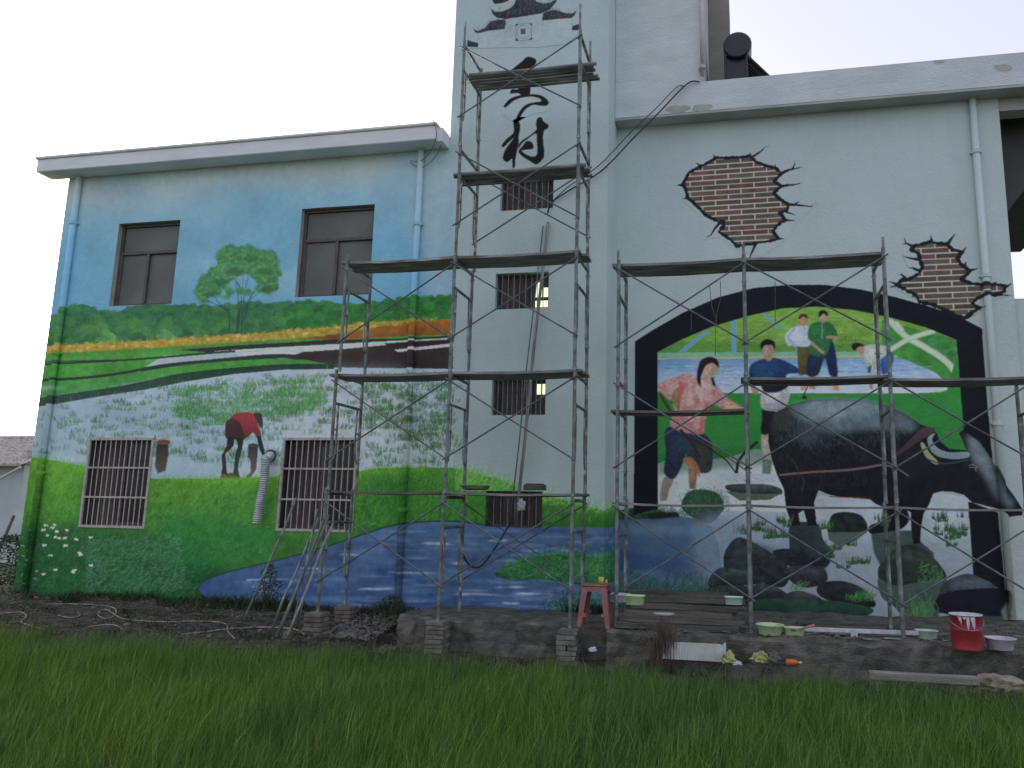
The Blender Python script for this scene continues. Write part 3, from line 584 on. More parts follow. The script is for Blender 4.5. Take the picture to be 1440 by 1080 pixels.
R.poly(s3([(550, 235), (860, 240), (870, 262), (560, 262)]), (152, 170, 184), nz=.05)
stone(s3([(360, 370), (400, 325), (470, 318), (540, 340), (570, 400), (560, 430), (500, 490), (430, 470), (360, 420)]), (48, 74, 62), (34, 54, 54))
R.grass(s3([(355, 380), (400, 335), (540, 340), (620, 400), (600, 430), (420, 440)]), 300, 9, 0, [(44, 84, 56), (60, 104, 66), (30, 52, 46)], 1, .7, .8)
R.grass([(870, 725), (920, 715), (985, 722), (985, 728), (870, 730)], 300, 8, 5, [(38, 82, 48), (28, 60, 44), (60, 110, 60)], 1, .8, .7)
R.poly(s3([(170, 440), (330, 430), (350, 455), (200, 470)]), (26, 40, 36), blur=.6)
# buffalo
s4 = lambda p: zm(1060, 540, 3.789, p)
def marsh(pts, n=10): tufts(R, pts, n, 9, 9, ((36, 62, 48), (46, 84, 50), (58, 92, 62)), False, .9, 1.7)
R.poly(s4([(200, 745), (340, 745), (370, 830), (420, 900), (330, 960), (200, 960), (190, 860)]), (44, 58, 62), (38, 52, 60), sm=True, nz=.25)
R.poly(s4([(620, 780), (840, 780), (900, 850), (960, 900), (960, 1000), (690, 1000), (640, 900)]), (58, 74, 72), (44, 58, 56), nz=.3, blur=1)
stone(s4([(405, 720), (430, 690), (500, 682), (570, 700), (605, 750), (600, 790), (560, 800), (480, 800), (395, 790)]), (32, 38, 42), (40, 50, 48))
R.poly(s4([(392, 790), (600, 790), (540, 840), (450, 860), (400, 830)]), (66, 84, 84), nz=.2, blur=.8)
BUF = s4([(130, 145), (200, 108), (300, 84), (450, 78), (600, 92), (700, 112), (800, 155), (890, 215), (940, 232), (975, 262), (990, 300), (1040, 345), (1130, 352), (1112, 300), (1092, 262), (1112, 244), (1160, 262), (1205, 310), (1245, 372), (1290, 440), (1330, 520), (1390, 600), (1436, 672), (1430, 700), (1360, 708), (1300, 665), (1220, 645), (1165, 632), (1120, 592), (1060, 575), (1000, 572), (955, 585), (935, 640), (905, 690), (892, 760), (886, 850), (850, 855), (838, 770), (836, 684), (770, 650), (700, 660), (650, 640), (618, 615), (560, 610), (480, 604), (400, 590), (345, 566), (322, 630), (336, 752), (290, 756), (265, 672), (238, 690), (248, 750), (205, 758), (172, 664), (160, 560), (122, 480), (95, 400), (76, 300), (80, 220)])
R.poly(BUF, (32, 37, 43), (22, 24, 30), nz=.25)
R.poly(s4([(690, 640), (800, 660), (828, 720), (790, 770), (700, 790), (620, 795), (618, 755), (690, 720)]), (22, 24, 30), sm=True)
for p_, c_, al in (([(200, 120), (420, 85), (640, 100), (820, 180), (860, 240), (700, 240), (500, 250), (400, 260), (280, 210)], (92, 114, 122), .85), ([(300, 100), (560, 92), (700, 130), (560, 170), (330, 180)], (116, 138, 144), .7), ([(230, 220), (320, 200), (360, 280), (290, 330), (230, 290)], (62, 78, 82), .6), ([(1140, 270), (1220, 330), (1270, 430), (1310, 540), (1380, 640), (1320, 640), (1240, 500), (1170, 400)], (102, 124, 132), .85), ([(700, 150), (800, 165), (850, 220), (780, 260), (700, 230)], (74, 84, 98), .5), ([(120, 140), (200, 140), (220, 200), (130, 260), (95, 250)], (52, 62, 58), .6)):
    R.poly(s4(p_), c_, blur=9, alpha=al, sm=True, nz=.3)
R.grass(s4([(200, 120), (420, 90), (700, 110), (860, 230), (700, 300), (300, 330), (110, 300)]), 1500, 7, 170, [(40, 46, 52), (100, 120, 124), (70, 84, 88)], .9, .25, .4)
R.grass(s4([(100, 300), (600, 300), (600, 560), (180, 560)]), 900, 8, 170, [(42, 44, 48), (22, 24, 30), (56, 60, 64)], 1.0, .35, .4)
R.poly(s4([(755, 370), (800, 330), (880, 250), (930, 228), (968, 240), (940, 270), (890, 300), (800, 360), (765, 385)]), (72, 60, 66), (54, 48, 54), sm=True)
R.poly(s4([(888, 320), (905, 315), (935, 365), (985, 420), (960, 425), (915, 385)]), (132, 140, 104), sm=True)
R.poly(s4([(925, 290), (965, 262), (950, 300), (985, 345), (1050, 365), (1140, 362), (1140, 392), (1060, 400), (980, 385), (940, 350)]), (128, 148, 152), (104, 128, 136), sm=True)
for k in range(9): R.line(s4([(960+k*20, 350+k*3), (965+k*20, 385+k)]), .7, (60, 80, 92), .5)
R.line(s4([(925, 400), (1010, 425), (1140, 405)]), 2, (50, 66, 76), .8, True)
for l in ([(1145, 435), (1170, 430), (1192, 450)], [(1150, 445), (1175, 445), (1185, 465)]): R.line(s4(l), 1, (130, 144, 150), .9, True)
R.line(s4([(140, 485), (300, 470), (480, 460), (600, 445), (680, 430)]), 2.6, (98, 88, 88), .95, True)
R.line(s4([(680, 430), (760, 450), (825, 490)]), 1.6, (110, 100, 100), .9, True)
for l in ([(290, 320), (310, 360), (340, 375)], [(200, 400), (230, 440), (240, 500)], [(250, 480), (270, 520), (255, 570)]): R.line(s4(l), 2.0, (58, 50, 48), .4, True)
R.line(s4([(405, 600), (600, 605)]), 1.4, (84, 38, 36), .7)
for pts, n in ((s4([(0, 650), (60, 650), (190, 750), (150, 900), (0, 850)]), 9), (s4([(350, 740), (400, 760), (380, 780)]), 3), (s4([(900, 690), (1130, 690), (1140, 860), (920, 870)]), 16), (s4([(380, 860), (560, 850), (600, 960), (450, 1000)]), 9), (s4([(640, 700), (700, 720), (690, 760)]), 3), ([(1025, 730), (1090, 735), (1100, 765), (1040, 760)], 8)): marsh(pts, n)
R.poly([(975, 735), (1035, 728), (1040, 770), (1015, 810), (985, 815)], (104, 128, 148), blur=16, alpha=.75, sm=True)
R.poly([(880, 735), (960, 740), (1010, 745), (960, 752), (885, 750)], (96, 122, 146), blur=8, alpha=.6, sm=True)
# rocks at the waterside
s5 = lambda p: zm(980, 720, 3.2, p)
stone(s5([(120, 230), (130, 170), (180, 115), (240, 130), (330, 180), (400, 230), (415, 300), (380, 340), (300, 320), (140, 260)]), (52, 58, 66), (34, 36, 44))
stone(s5([(340, 180), (420, 165), (520, 190), (600, 210), (560, 260), (430, 250)]), (42, 48, 58), (34, 38, 48)); stone(s5([(410, 250), (500, 240), (570, 250), (585, 310), (500, 340), (420, 310)]), (58, 58, 72), (40, 42, 52))
stone(s5([(60, 290), (110, 250), (200, 265), (300, 290), (300, 320), (200, 330), (60, 340)]), (54, 66, 74), (36, 44, 52)); stone(s5([(40, 350), (130, 330), (240, 340), (240, 420), (40, 420)]), (50, 48, 56), (30, 32, 38))
stone(s5([(240, 340), (320, 325), (410, 370), (400, 400), (250, 400)]), (56, 60, 70), (36, 40, 46)); stone(s5([(560, 320), (650, 310), (740, 340), (800, 400), (780, 430), (600, 400), (540, 360)]), (40, 44, 52), (30, 36, 40))
stone(s5([(400, 370), (470, 355), (560, 390), (520, 405), (410, 400)]), (62, 68, 76), (44, 50, 56))
R.poly(s5([(240, 400), (560, 395), (780, 430), (770, 465), (700, 470), (560, 500), (260, 490)]), (36, 66, 52), (28, 46, 44), nz=.3, sm=True)
stone(s5([(815, 260), (840, 220), (900, 160), (980, 150), (1050, 190), (1110, 260), (1120, 300), (1060, 340), (900, 360), (830, 340)]), (44, 54, 52), (36, 48, 46))
R.poly(s5([(815, 300), (900, 330), (1100, 300), (1120, 330), (1080, 480), (960, 490), (880, 420), (830, 380)]), (58, 74, 72), (46, 66, 58), nz=.25, sm=True)
stone(s5([(1085, 380), (1110, 320), (1180, 285), (1240, 280), (1320, 315), (1390, 370), (1402, 440), (1380, 470), (1200, 470), (1100, 440)]), (62, 68, 82), (24, 26, 32))
R.poly(s5([(1085, 380), (1200, 350), (1395, 350), (1402, 450), (1380, 472), (1100, 455)]), (24, 26, 34), sm=True, nz=.1)
R.poly(s5([(950, 480), (1150, 465), (1400, 470), (1395, 545), (960, 560)]), (46, 62, 62), (40, 54, 56), nz=.3)
for g, n, L_, an in (([(410, 350), (480, 320), (500, 345), (430, 360)], 60, 7, 20), ([(660, 390), (780, 360), (800, 400), (700, 410)], 120, 8, 20), ([(930, 470), (1060, 430), (1060, 540), (1000, 540)], 140, 22, -20), ([(1000, 240), (1100, 270), (1090, 320), (990, 320)], 60, 8, 40), ([(560, 60), (600, 60), (600, 80), (560, 80)], 20, 6, 0)):
    R.grass(s5(g), n, L_, an, [(60, 108, 60), (40, 84, 50), (84, 132, 84)], 1.1, .8, .5, .4)
R.grass([(868, 830), (1000, 835), (1000, 870), (868, 870)], 900, 26, 10, [(30, 66, 46), (44, 88, 58), (70, 118, 96), (24, 48, 40)], 1.3, .7, .5, .4)
R.poly([(800, 855), (1420, 885), (1420, 960), (800, 960)], (36, 50, 48), blur=6, alpha=.7)
# arch band over the scene, except where the beast's head breaks over it
hm = R.mask(s4([(940, 232), (1092, 262), (1112, 244), (1205, 310), (1290, 440), (1436, 672), (1430, 705), (1360, 708), (1165, 632), (1000, 600)]))
keep = R.a[hm[0]:hm[1], hm[2]:hm[3]].copy()
rk = R.mask(s5([(1085, 380), (1110, 320), (1180, 285), (1240, 280), (1320, 315), (1390, 370), (1402, 440), (1380, 472), (1100, 460)])); keepr = R.a[rk[0]:rk[1], rk[2]:rk[3]].copy()
R.poly(OUT, (22, 28, 34), (20, 25, 30), nz=.08)
for q_, k_ in ((hm, keep), (rk, keepr)):
    m_ = q_[4][..., None]; R.a[q_[0]:q_[1], q_[2]:q_[3]] = R.a[q_[0]:q_[1], q_[2]:q_[3]]*(1-m_)+k_*m_
R.poly([(1417, 845), (1408, 860), (1416, 885), (1440, 890), (1440, 745), (1412, 745)], (142, 152, 152), blur=3, alpha=.5)
# broken-plaster brick openings
b1 = lambda p: zm(940, 190, 5.686, p)
H1 = [(380, 180), (440, 185), (520, 180), (600, 175), (655, 165), (700, 215), (780, 245), (850, 260), (905, 305), (870, 345), (845, 370), (905, 410), (850, 455), (840, 465), (900, 520), (960, 555), (950, 600), (890, 625), (935, 680), (870, 720), (835, 770), (880, 830), (800, 850), (700, 865), (620, 875), (550, 890), (490, 830), (400, 775), (440, 720), (380, 680), (310, 650), (260, 600), (200, 540), (150, 500), (140, 430), (110, 400), (140, 350), (165, 300), (240, 260), (330, 215)]
def crack(pts, w_, c=(28, 34, 38)): R.line(pts, w_, c, 1, False, True)
def opening(f, H, spikes, w_):
    pts = f(H); R.bricks(pts, [(74, 73, 69), (80, 71, 66), (70, 69, 66), (84, 69, 64), (77, 75, 70), (68, 65, 61)])
    n = len(pts)
    for i in range(n):
        a = pts[i]; b = pts[(i+1) % n]
        for k in range(6):
            t0, t1 = k/6, (k+1)/6; j = lambda: rnd.uniform(-.5, .5)
            R.line([(a[0]+(b[0]-a[0])*t0+j(), a[1]+(b[1]-a[1])*t0+j()), (a[0]+(b[0]-a[0])*t1+j(), a[1]+(b[1]-a[1])*t1+j())], w_*rnd.uniform(.7, 1.8), (26, 32, 36), 1)
    for sp, ws in spikes: crack(f(sp), ws*1.45)
opening(b1, H1, [([(655, 165), (655, 140)], 2.4), ([(680, 170), (740, 130), (775, 95), (805, 88)], 2.4), ([(380, 180), (355, 157)], 2.6), ([(250, 240), (215, 222)], 2.2), ([(115, 400), (70, 400)], 4), ([(150, 505), (118, 510)], 2.6), ([(905, 305), (960, 280), (1030, 265), (1070, 255)], 3.4), ([(990, 270), (1010, 235), (1005, 200)], 1.8), ([(850, 260), (855, 232)], 2), ([(905, 410), (960, 400), (1020, 395), (1065, 380)], 3.4), ([(960, 555), (1030, 560), (1140, 572), (1180, 540)], 2.8), ([(1000, 560), (1050, 528)], 2.2), ([(930, 610), (970, 625), (1020, 640)], 2.4), ([(935, 680), (1020, 685)], 2.6), ([(880, 830), (925, 828)], 2.6), ([(420, 690), (370, 750), (340, 800), (300, 822)], 3.4), ([(440, 690), (445, 740), (400, 775)], 4), ([(700, 865), (675, 920), (650, 980), (640, 990)], 3.2), ([(260, 600), (245, 600)], 2)], 3.0)
b2 = lambda p: zm(1240, 300, 6.0, p)
H2 = [(270, 275), (340, 262), (420, 240), (470, 255), (550, 262), (600, 310), (680, 325), (640, 380), (665, 430), (745, 485), (700, 530), (670, 555), (740, 590), (850, 605), (960, 600), (1040, 615), (1030, 660), (960, 690), (870, 690), (800, 720), (765, 760), (820, 800), (745, 850), (705, 885), (640, 870), (520, 810), (420, 770), (320, 750), (285, 690), (190, 640), (130, 610), (170, 560), (220, 560), (310, 510), (345, 450), (320, 400), (310, 340), (250, 310)]
opening(b2, H2, [([(420, 240), (415, 185)], 3), ([(555, 260), (590, 210), (620, 172)], 3.4), ([(250, 275), (200, 250), (190, 205)], 2.6), ([(205, 255), (175, 258)], 1.6), ([(300, 390), (240, 380), (175, 362)], 3), ([(300, 480), (260, 462), (222, 460)], 3), ([(200, 550), (165, 515), (145, 520)], 3), ([(140, 605), (60, 575)], 3), ([(130, 610), (60, 625)], 2.2), ([(680, 325), (715, 285)], 2.4), ([(700, 440), (712, 405)], 2.4), ([(740, 485), (812, 465)], 3), ([(940, 595), (975, 575)], 2), ([(1035, 630), (1100, 590)], 3), ([(960, 690), (1030, 690), (1100, 695)], 2.4), ([(800, 790), (870, 795)], 3), ([(740, 855), (780, 858)], 2.4), ([(285, 690), (250, 710)], 2.6)], 3.4)
# dry stains from the eaves
for cv, y0 in ((A, 205), (R, 150)):
    for i in range(40):
        x = rnd.uniform(90, 620) if cv is A else rnd.uniform(870, 1400)
        cv.poly([(x-2, y0), (x+3, y0), (x+2, y0+rnd.uniform(20, 90)), (x-1, y0+20)], (112, 122, 118), blur=3, alpha=.05)
IMG_A = A.image('wall_paint_left'); IMG_R = R.image('wall_paint_right')

def paintmat(name, im):
    m, t, n, b = nodes(name); b.inputs['Roughness'].default_value = .8; b.inputs['Specular IOR Level'].default_value = .12
    tc = n.new('ShaderNodeTexCoord'); tx = n.new('ShaderNodeTexImage'); tx.image = im; tx.extension = 'EXTEND'
    t.links.new(tc.outputs['UV'], tx.inputs[0])
    nz = n.new('ShaderNodeTexNoise'); nz.inputs['Scale'].default_value = 1.3; nz.inputs['Detail'].default_value = 8; nz.inputs['Roughness'].default_value = .6
    mp = n.new('ShaderNodeMapping'); mp.inputs['Scale'].default_value = (1, 1, .45)
    t.links.new(tc.outputs['Object'], mp.inputs[0]); t.links.new(mp.outputs[0], nz.inputs['Vector'])
    mr = n.new('ShaderNodeMapRange'); mr.inputs[1].default_value = .3; mr.inputs[2].default_value = .7; mr.inputs[3].default_value = .94; mr.inputs[4].default_value = 1.05
    t.links.new(nz.outputs[0], mr.inputs[0])
    mx = n.new('ShaderNodeMixRGB'); mx.blend_type = 'MULTIPLY'; mx.inputs[0].default_value = 1
    t.links.new(tx.outputs[0], mx.inputs[1]); t.links.new(mr.outputs[0], mx.inputs[2]); t.links.new(mx.outputs[0], b.inputs['Base Color'])
    n2 = n.new('ShaderNodeTexNoise'); n2.inputs['Scale'].default_value = 26; n2.inputs['Detail'].default_value = 6; t.links.new(tc.outputs['Object'], n2.inputs['Vector'])
    n3 = n.new('ShaderNodeTexNoise'); n3.inputs['Scale'].default_value = 2.2; n3.inputs['Detail'].default_value = 2; t.links.new(tc.outputs['Object'], n3.inputs['Vector'])
    ad = n.new('ShaderNodeMath'); ad.operation = 'MULTIPLY_ADD'; ad.inputs[1].default_value = 1.4; t.links.new(n3.outputs[0], ad.inputs[0]); t.links.new(n2.outputs[0], ad.inputs[2])
    bp = n.new('ShaderNodeBump'); bp.inputs['Strength'].default_value = .35; bp.inputs['Distance'].default_value = .02
    t.links.new(ad.outputs[0], bp.inputs['Height']); t.links.new(bp.outputs[0], b.inputs['Normal'])
    return m
M_A = paintmat('painted_plaster_left', IMG_A); M_R = paintmat('painted_plaster_right', IMG_R)
def uvmap(o, cv, ymirror=None):
    me = o.data; uv = me.uv_layers.new(name='UVMap'); co = [v.co for v in me.vertices]; off = o.location
    for lp in me.loops:
        c = co[lp.vertex_index]; x = c.x
        if ymirror is not None: x = ymirror-(c.y)*.4
        uv.data[lp.index].uv = ((x-cv.x0)/(cv.x1-cv.x0), (c.z-cv.z0)/(cv.z1-cv.z0))
def facade(name, x0, x1, z0, z1, Y, holes, m, parent, cv, depth=.14, label=None, outline=None):
    """front plane with rectangular openings and their reveals"""
    mb = MB(); xs = sorted({x0, x1, *[h[0] for h in holes], *[h[1] for h in holes]}); zs = sorted({z0, z1, *[h[2] for h in holes], *[h[3] for h in holes]})
    for i in range(len(xs)-1):
        for j in range(len(zs)-1):
            cx, cz = (xs[i]+xs[i+1])/2, (zs[j]+zs[j+1])/2
            if any(h[0] < cx < h[1] and h[2] < cz < h[3] for h in holes): continue
            mb.quad((xs[i], Y, zs[j]), (xs[i+1], Y, zs[j]), (xs[i+1], Y, zs[j+1]), (xs[i], Y, zs[j+1]))
    if depth:
        for a, b, c, d in holes:
            mb.quad((a, Y, c), (a, Y+depth, c), (a, Y+depth, d), (a, Y, d)); mb.quad((b, Y+depth, c), (b, Y, c), (b, Y, d), (b, Y+depth, d))
            mb.quad((a, Y, d), (a, Y+depth, d), (b, Y+depth, d), (b, Y, d)); mb.quad((a, Y+depth, c), (a, Y, c), (b, Y, c), (b, Y+depth, c))
    o = mb.build(name, m, parent); uvmap(o, cv)
    if label: o['label'] = label
    return o
def sheet(name, pts, Y, m, parent, cv, label):
    """a painted area with its own outline (X, Z), 3 mm proud of the plaster"""
    v = [Vector((x, Y, z)) for x, z in pts]; tr = tessellate_polygon([[Vector((x, z, 0)) for x, z in pts]])
    mb = MB(); mb.v = [tuple(p) for p in v]
    for t in tr:
        a, b, c = [Vector(mb.v[i]) for i in t]
        mb.f.append(tuple(t) if (b-a).cross(c-a).y < 0 else tuple(t)[::-1])
    o = mb.build(name, m, parent); uvmap(o, cv); o['label'] = label; return o
def pxo(pts, Y): return [tuple(float(q) for q in pw(x, y, Y)) for x, y in pts]

# ------------------------------------------------------------------ materials
M_PLAIN = mat('plain_render', (.50, .52, .51), (.40, .42, .42), 2.5, .85, .4, 30)
M_CONC = mat('eave_concrete', (.70, .76, .74), (.60, .655, .64), 1.6, .9, .5, 24, c3=(.76, .80, .77), stretch=(1, 1, 2.5))
M_EAVE = mat('eave_concrete_lit', (.84, .87, .85), (.74, .78, .76), 1.6, .85, .3, 24, stretch=(1, 1, 2.5))  # left eave made paler: the light on its fascia is put into the colour
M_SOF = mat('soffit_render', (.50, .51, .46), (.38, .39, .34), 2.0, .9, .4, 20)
M_BEIGE = mat('beige_render', (.30, .27, .23), (.24, .215, .185), 1.2, .9, .4, 18, stretch=(1, 1, 3))
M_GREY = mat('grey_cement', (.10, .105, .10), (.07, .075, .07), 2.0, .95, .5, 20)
M_BROWN = mat('brown_aluminium', (.11, .085, .085), (.07, .055, .055), 9, .45, .05, 60)
M_SCREEN = mat('insect_screen', (.15, .165, .145), (.11, .12, .11), 1.4, .5, .25, 240, lo=.4, hi=.6)
M_DKGL = mat('dark_glass', (.03, .03, .03), (.012, .012, .013), 2.2, .18, 0, 10)
M_CURT = mat('faded_curtain', (.12, .095, .085), (.04, .034, .034), 3, .9, .2, 8, stretch=(8, 8, .4))
M_BAR = mat('window_grille_paint', (.50, .46, .41), (.30, .24, .19), 14, .6, .2, 60, lo=.25, hi=.5)
M_BARD = mat('dull_steel_bar', (.34, .33, .31), (.16, .14, .12), 14, .5, .2, 60)
M_PVC = mat('pvc_pipe', (.50, .52, .50), (.40, .42, .40), 4, .45, .1, 30)
M_STEEL = mat('scaffold_steel', (.22, .265, .255), (.10, .11, .10), 7, .5, .35, 70, .2, lo=.36, hi=.58, c3=(.46, .53, .50))
M_STEEL2 = mat('rusty_scaffold_steel', (.20, .24, .22), (.13, .10, .075), 9, .6, .4, 70, .2, lo=.36, hi=.58, c3=(.44, .49, .46))
M_BRACE = mat('brace_steel', (.17, .20, .205), (.09, .095, .09), 8, .5, .2, 70, .2)
M_PLANK = mat('paint_spattered_plank', (.30, .29, .265), (.15, .14, .125), 5, .8, .5, 40, lo=.33, hi=.6, c3=(.55, .57, .53), stretch=(.5, 2.5, 2.5))
M_POLE = mat('bamboo_deck_pole', (.30, .31, .28), (.13, .13, .11), 5, .75, .4, 40, lo=.33, hi=.6, c3=(.5, .5, .44), stretch=(.6, 3, 3))
M_TIMB = mat('deck_timber_brown', (.20, .155, .135), (.10, .08, .07), 5, .85, .5, 40, lo=.33, hi=.6, c3=(.40, .40, .38), stretch=(.5, 2.5, 2.5))
M_PLANKD = mat('old_timber', (.17, .155, .125), (.07, .066, .053), 4, .9, .7, 30, stretch=(.3, 3, 3))
M_SOIL = mat('packed_soil', (.075, .07, .052), (.025, .027, .02), 8, .98, 1.0, 40, c3=(.14, .125, .105))
M_LEDGE = mat('weathered_ledge', (.165, .158, .132), (.065, .064, .054), 5.5, .95, 1.0, 34, c3=(.26, .25, .22), stretch=(1, 1, 1.6))
M_BRICK = mat('worn_brick', (.21, .165, .135), (.12, .11, .09), 8, .95, .8, 50, c3=(.34, .31, .28))
M_BRICKG = mat('cement_coated_brick', (.25, .24, .21), (.13, .12, .10), 9, .95, .8, 50, c3=(.42, .40, .37))
M_STONE = mat('rough_stone', (.17, .16, .135), (.085, .08, .068), 4, .95, 1.0, 14)
M_BLACK = mat('black_enamel', (.022, .026, .03), (.014, .017, .02), 5, .35, 0)
M_HEAT = mat('evacuated_tube', (.03, .03, .04), (.018, .018, .024), 5, .15, 0)
M_RED = mat('red_paint_can', (.34, .022, .035), (.24, .016, .025), 8, .5, .1, 40)
M_WHT = mat('white_plastic', (.62, .64, .64), (.45, .47, .48), 12, .4, .05, 40)
M_STOOL = mat('faded_red_plastic', (.31, .135, .125), (.21, .085, .08), 7, .55, .1, 40)
M_LIME = mat('pale_green_plastic', (.52, .68, .36), (.34, .48, .24), 10, .45, .05, 40, lo=.3, hi=.5)
M_MINT = mat('mint_plastic', (.50, .66, .54), (.36, .50, .42), 10, .45, .05, 40, lo=.3, hi=.5)
M_PINK = mat('pale_pink_plastic', (.66, .60, .66), (.52, .46, .52), 10, .45, .05, 40)
M_BLUEB = mat('pale_blue_plastic', (.42, .62, .70), (.30, .48, .58), 10, .4, .05, 40)
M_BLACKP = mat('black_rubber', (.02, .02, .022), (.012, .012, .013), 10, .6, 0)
M_YEL = mat('yellow_plastic', (.60, .46, .13), (.44, .32, .08), 8, .4, .05)
M_ORG = mat('orange_plastic', (.60, .20, .04), (.45, .13, .03), 8, .4, .05)
M_DIRTY = mat('dried_paint', (.07, .09, .08), (.03, .035, .035), 15, .6, .4, 40, c3=(.3, .32, .28))
M_TILE = mat('clay_roof_tile', (.55, .50, .44), (.30, .26, .23), 9, .9, .4, 30)
M_FOAM = mat('ribbed_foam_board', (.52, .55, .50), (.40, .43, .38), 5, .8, .2, 60)
M_ROPE = mat('pale_hose', (.33, .31, .26), (.25, .21, .17), 9, .7, .1)
M_DUCT = mat('foil_duct', (.60, .62, .62), (.42, .44, .44), 12, .35, .1, 50, .35)
M_BAMB = mat('weathered_pole', (.34, .35, .32), (.18, .17, .15), 5, .75, .3, 40, stretch=(6, 6, .6))
M_SACK = mat('straw_sack', (.34, .31, .23), (.18, .155, .11), 9, .95, .8, 24)
M_LEAF = mat('weed_leaf', (.045, .085, .03), (.022, .045, .016), 7, .7, 0)
M_DRY = mat('dry_stem', (.16, .12, .09), (.08, .06, .045), 9, .9, 0)
def lit(name, c, e):
    m, t, n, b = nodes(name); b.inputs['Base Color'].default_value = (*c, 1); b.inputs['Emission Color'].default_value = (*c, 1); b.inputs['Emission Strength'].default_value = e
    return m
M_LIT = lit('daylight_glow_pane', (.86, .95, .62), .62)  # emission stands in for daylight seen through the opposite window

# ------------------------------------------------------------------ ground
def gz(x, y):
    """height of the bare ground between field and building"""
    t = min(max((-y-.3)/1.7, 0), 1); z = -.02-.2*t
    if x > -4.5 and y < -1.0: z = min(z, -.1-.24*min((-y-1.0)/.35, 1))
    if y < -2.0: z = max(z-.33*min((-y-2.0)/.5, 1), -.56)
    z += .03*math.sin(x*1.9+y)*math.sin(y*2.3+1.1*x)*(1 if y < -.25 else .2)
    return z
def grid_mesh(name, xs, ys, fz, m, kind='structure'):
    mb = MB(); nx, ny = len(xs), len(ys)
    for y in ys:
        for x in xs: mb.v.append((x, y, fz(x, y)))
    for j in range(ny-1):
        for i in range(nx-1):
            a = j*nx+i; mb.f.append((a, a+1, a+nx+1, a+nx))
    o = mb.build(name, m, None, True); tag(o, kind=kind); return o
tag(grid_mesh('ground', np.arange(-16, 10, .12), np.arange(-3.2, 1.0, .1), gz, M_SOIL), 'bare trodden soil strip between the building and the rice field')
tag(grid_mesh('rice_field_soil', np.arange(-24, 20, 1.0), np.arange(-24, -2.3, .7), lambda x, y: -.57, M_SOIL), 'dark wet soil of the rice field')
def farz(x, y): return -.62
tag(grid_mesh('far_ground', [-1500, -300, -80, -16, 10, 80, 300, 1500], [-800, -100, -24, 0, 40, 120, 400, 2000], farz, mat('far_meadow', (.07, .10, .045), (.045, .07, .03), .3, .95)), 'open land round the village')

# ledge: old concrete footing slab in front of tower and right wing
def ledge(x0, x1, yf, zt, label, seed):
    r_ = random.Random(seed); mb = MB(); nx = int((x1-x0)/.08); prof = [(yf-.02, -.5), (yf-.015, -.34), (yf+.01, -.2), (yf, -.06), (yf-.005, zt-.03), (yf+.03, zt), (yf+.35, zt+.01), (yf+.9, zt), (.2, zt-.01), (.95, zt-.01)]
    for i in range(nx+1):
        x = x0+(x1-x0)*i/nx
        for k, (y, z) in enumerate(prof):
            j = .022*math.sin(x*5.1+k)+.014*math.sin(x*13.7+2*k+seed)+r_.uniform(-.012, .012)
            mb.v.append((x, y+(j if k < 8 else 0), z+(j*.5 if k > 2 else 0)))
    n = len(prof)
    for i in range(nx):
        for k in range(n-1):
            a = i*n+k; mb.f.append((a, a+n, a+n+1, a+1))
    mb.f.append(tuple(range(n))[::-1]) if False else mb.f.append(tuple(range(n))); mb.f.append(tuple(nx*n+k for k in range(n))[::-1])
    o = mb.build('ledge', M_LEDGE, None, False); tag(o, label, None, None, 'structure'); return o
ledge(-4.35, -1.62, -1.38, .08, 'weathered concrete ledge at the foot of the stair tower', 1)
ledge(-1.60, 6.0, -1.86, .09, 'long weathered concrete ledge at the foot of the right wing', 5)

# ------------------------------------------------------------------ the building
B = thing('building', 'white two storey rural building with stair tower and painted murals', 'building', (-4, 0, 0))
UW = [(-10.45, -9.25, 4.69, 6.15), (-7.0, -5.72, 4.71, 6.20)]
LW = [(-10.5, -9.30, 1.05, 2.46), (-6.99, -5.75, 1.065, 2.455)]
TW = [(-3.63, -2.79, 5.95, 6.48), (-3.66, -2.83, 4.39, 4.95), (-3.66, -2.84, 2.79, 3.34), (-3.69, -2.85, 1.185, 1.69)]
facade('wall', -11.6, -4.50, -.3, 7.22, 0, UW+LW, M_A, B, A, 0, 'front wall of the left wing')
def reveals(holes, m, depth=.16):
    for a, b, c, d in holes:
        q = MB(); Y = 0; q.quad((a, Y, c), (a, Y+depth, c), (a, Y+depth, d), (a, Y, d)); q.quad((b, Y+depth, c), (b, Y, c), (b, Y, d), (b, Y+depth, d))
        q.quad((a, Y, d), (a, Y+depth, d), (b, Y+depth, d), (b, Y, d)); q.quad((a, Y+depth, c), (a, Y, c), (b, Y, c), (b, Y+depth, c)); q.build('reveal', m, B)
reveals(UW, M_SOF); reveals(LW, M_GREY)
facade('wall', -4.50, -1.95, -.3, 12, 0, TW, M_A, B, A, .16, 'front wall of the stair tower')
facade('mural', -11.6, -4.085, .0, 6.98, -.004, UW+LW, M_A, B, A, 0, 'painted landscape of rice terraces, a lone tree, a bending farmer and a river bank')
low = pxo([(640, 655), (665, 661), (700, 671), (735, 685), (770, 694), (800, 702), (846, 715)], 0)
TOPL = [(-4.085, low[0][1])]+low[1:]+[(-1.951, low[-1][1])]
facade_pts = [(-4.085, 0.0), (-1.951, 0.0)]+TOPL[::-1]
hl = TW[3]
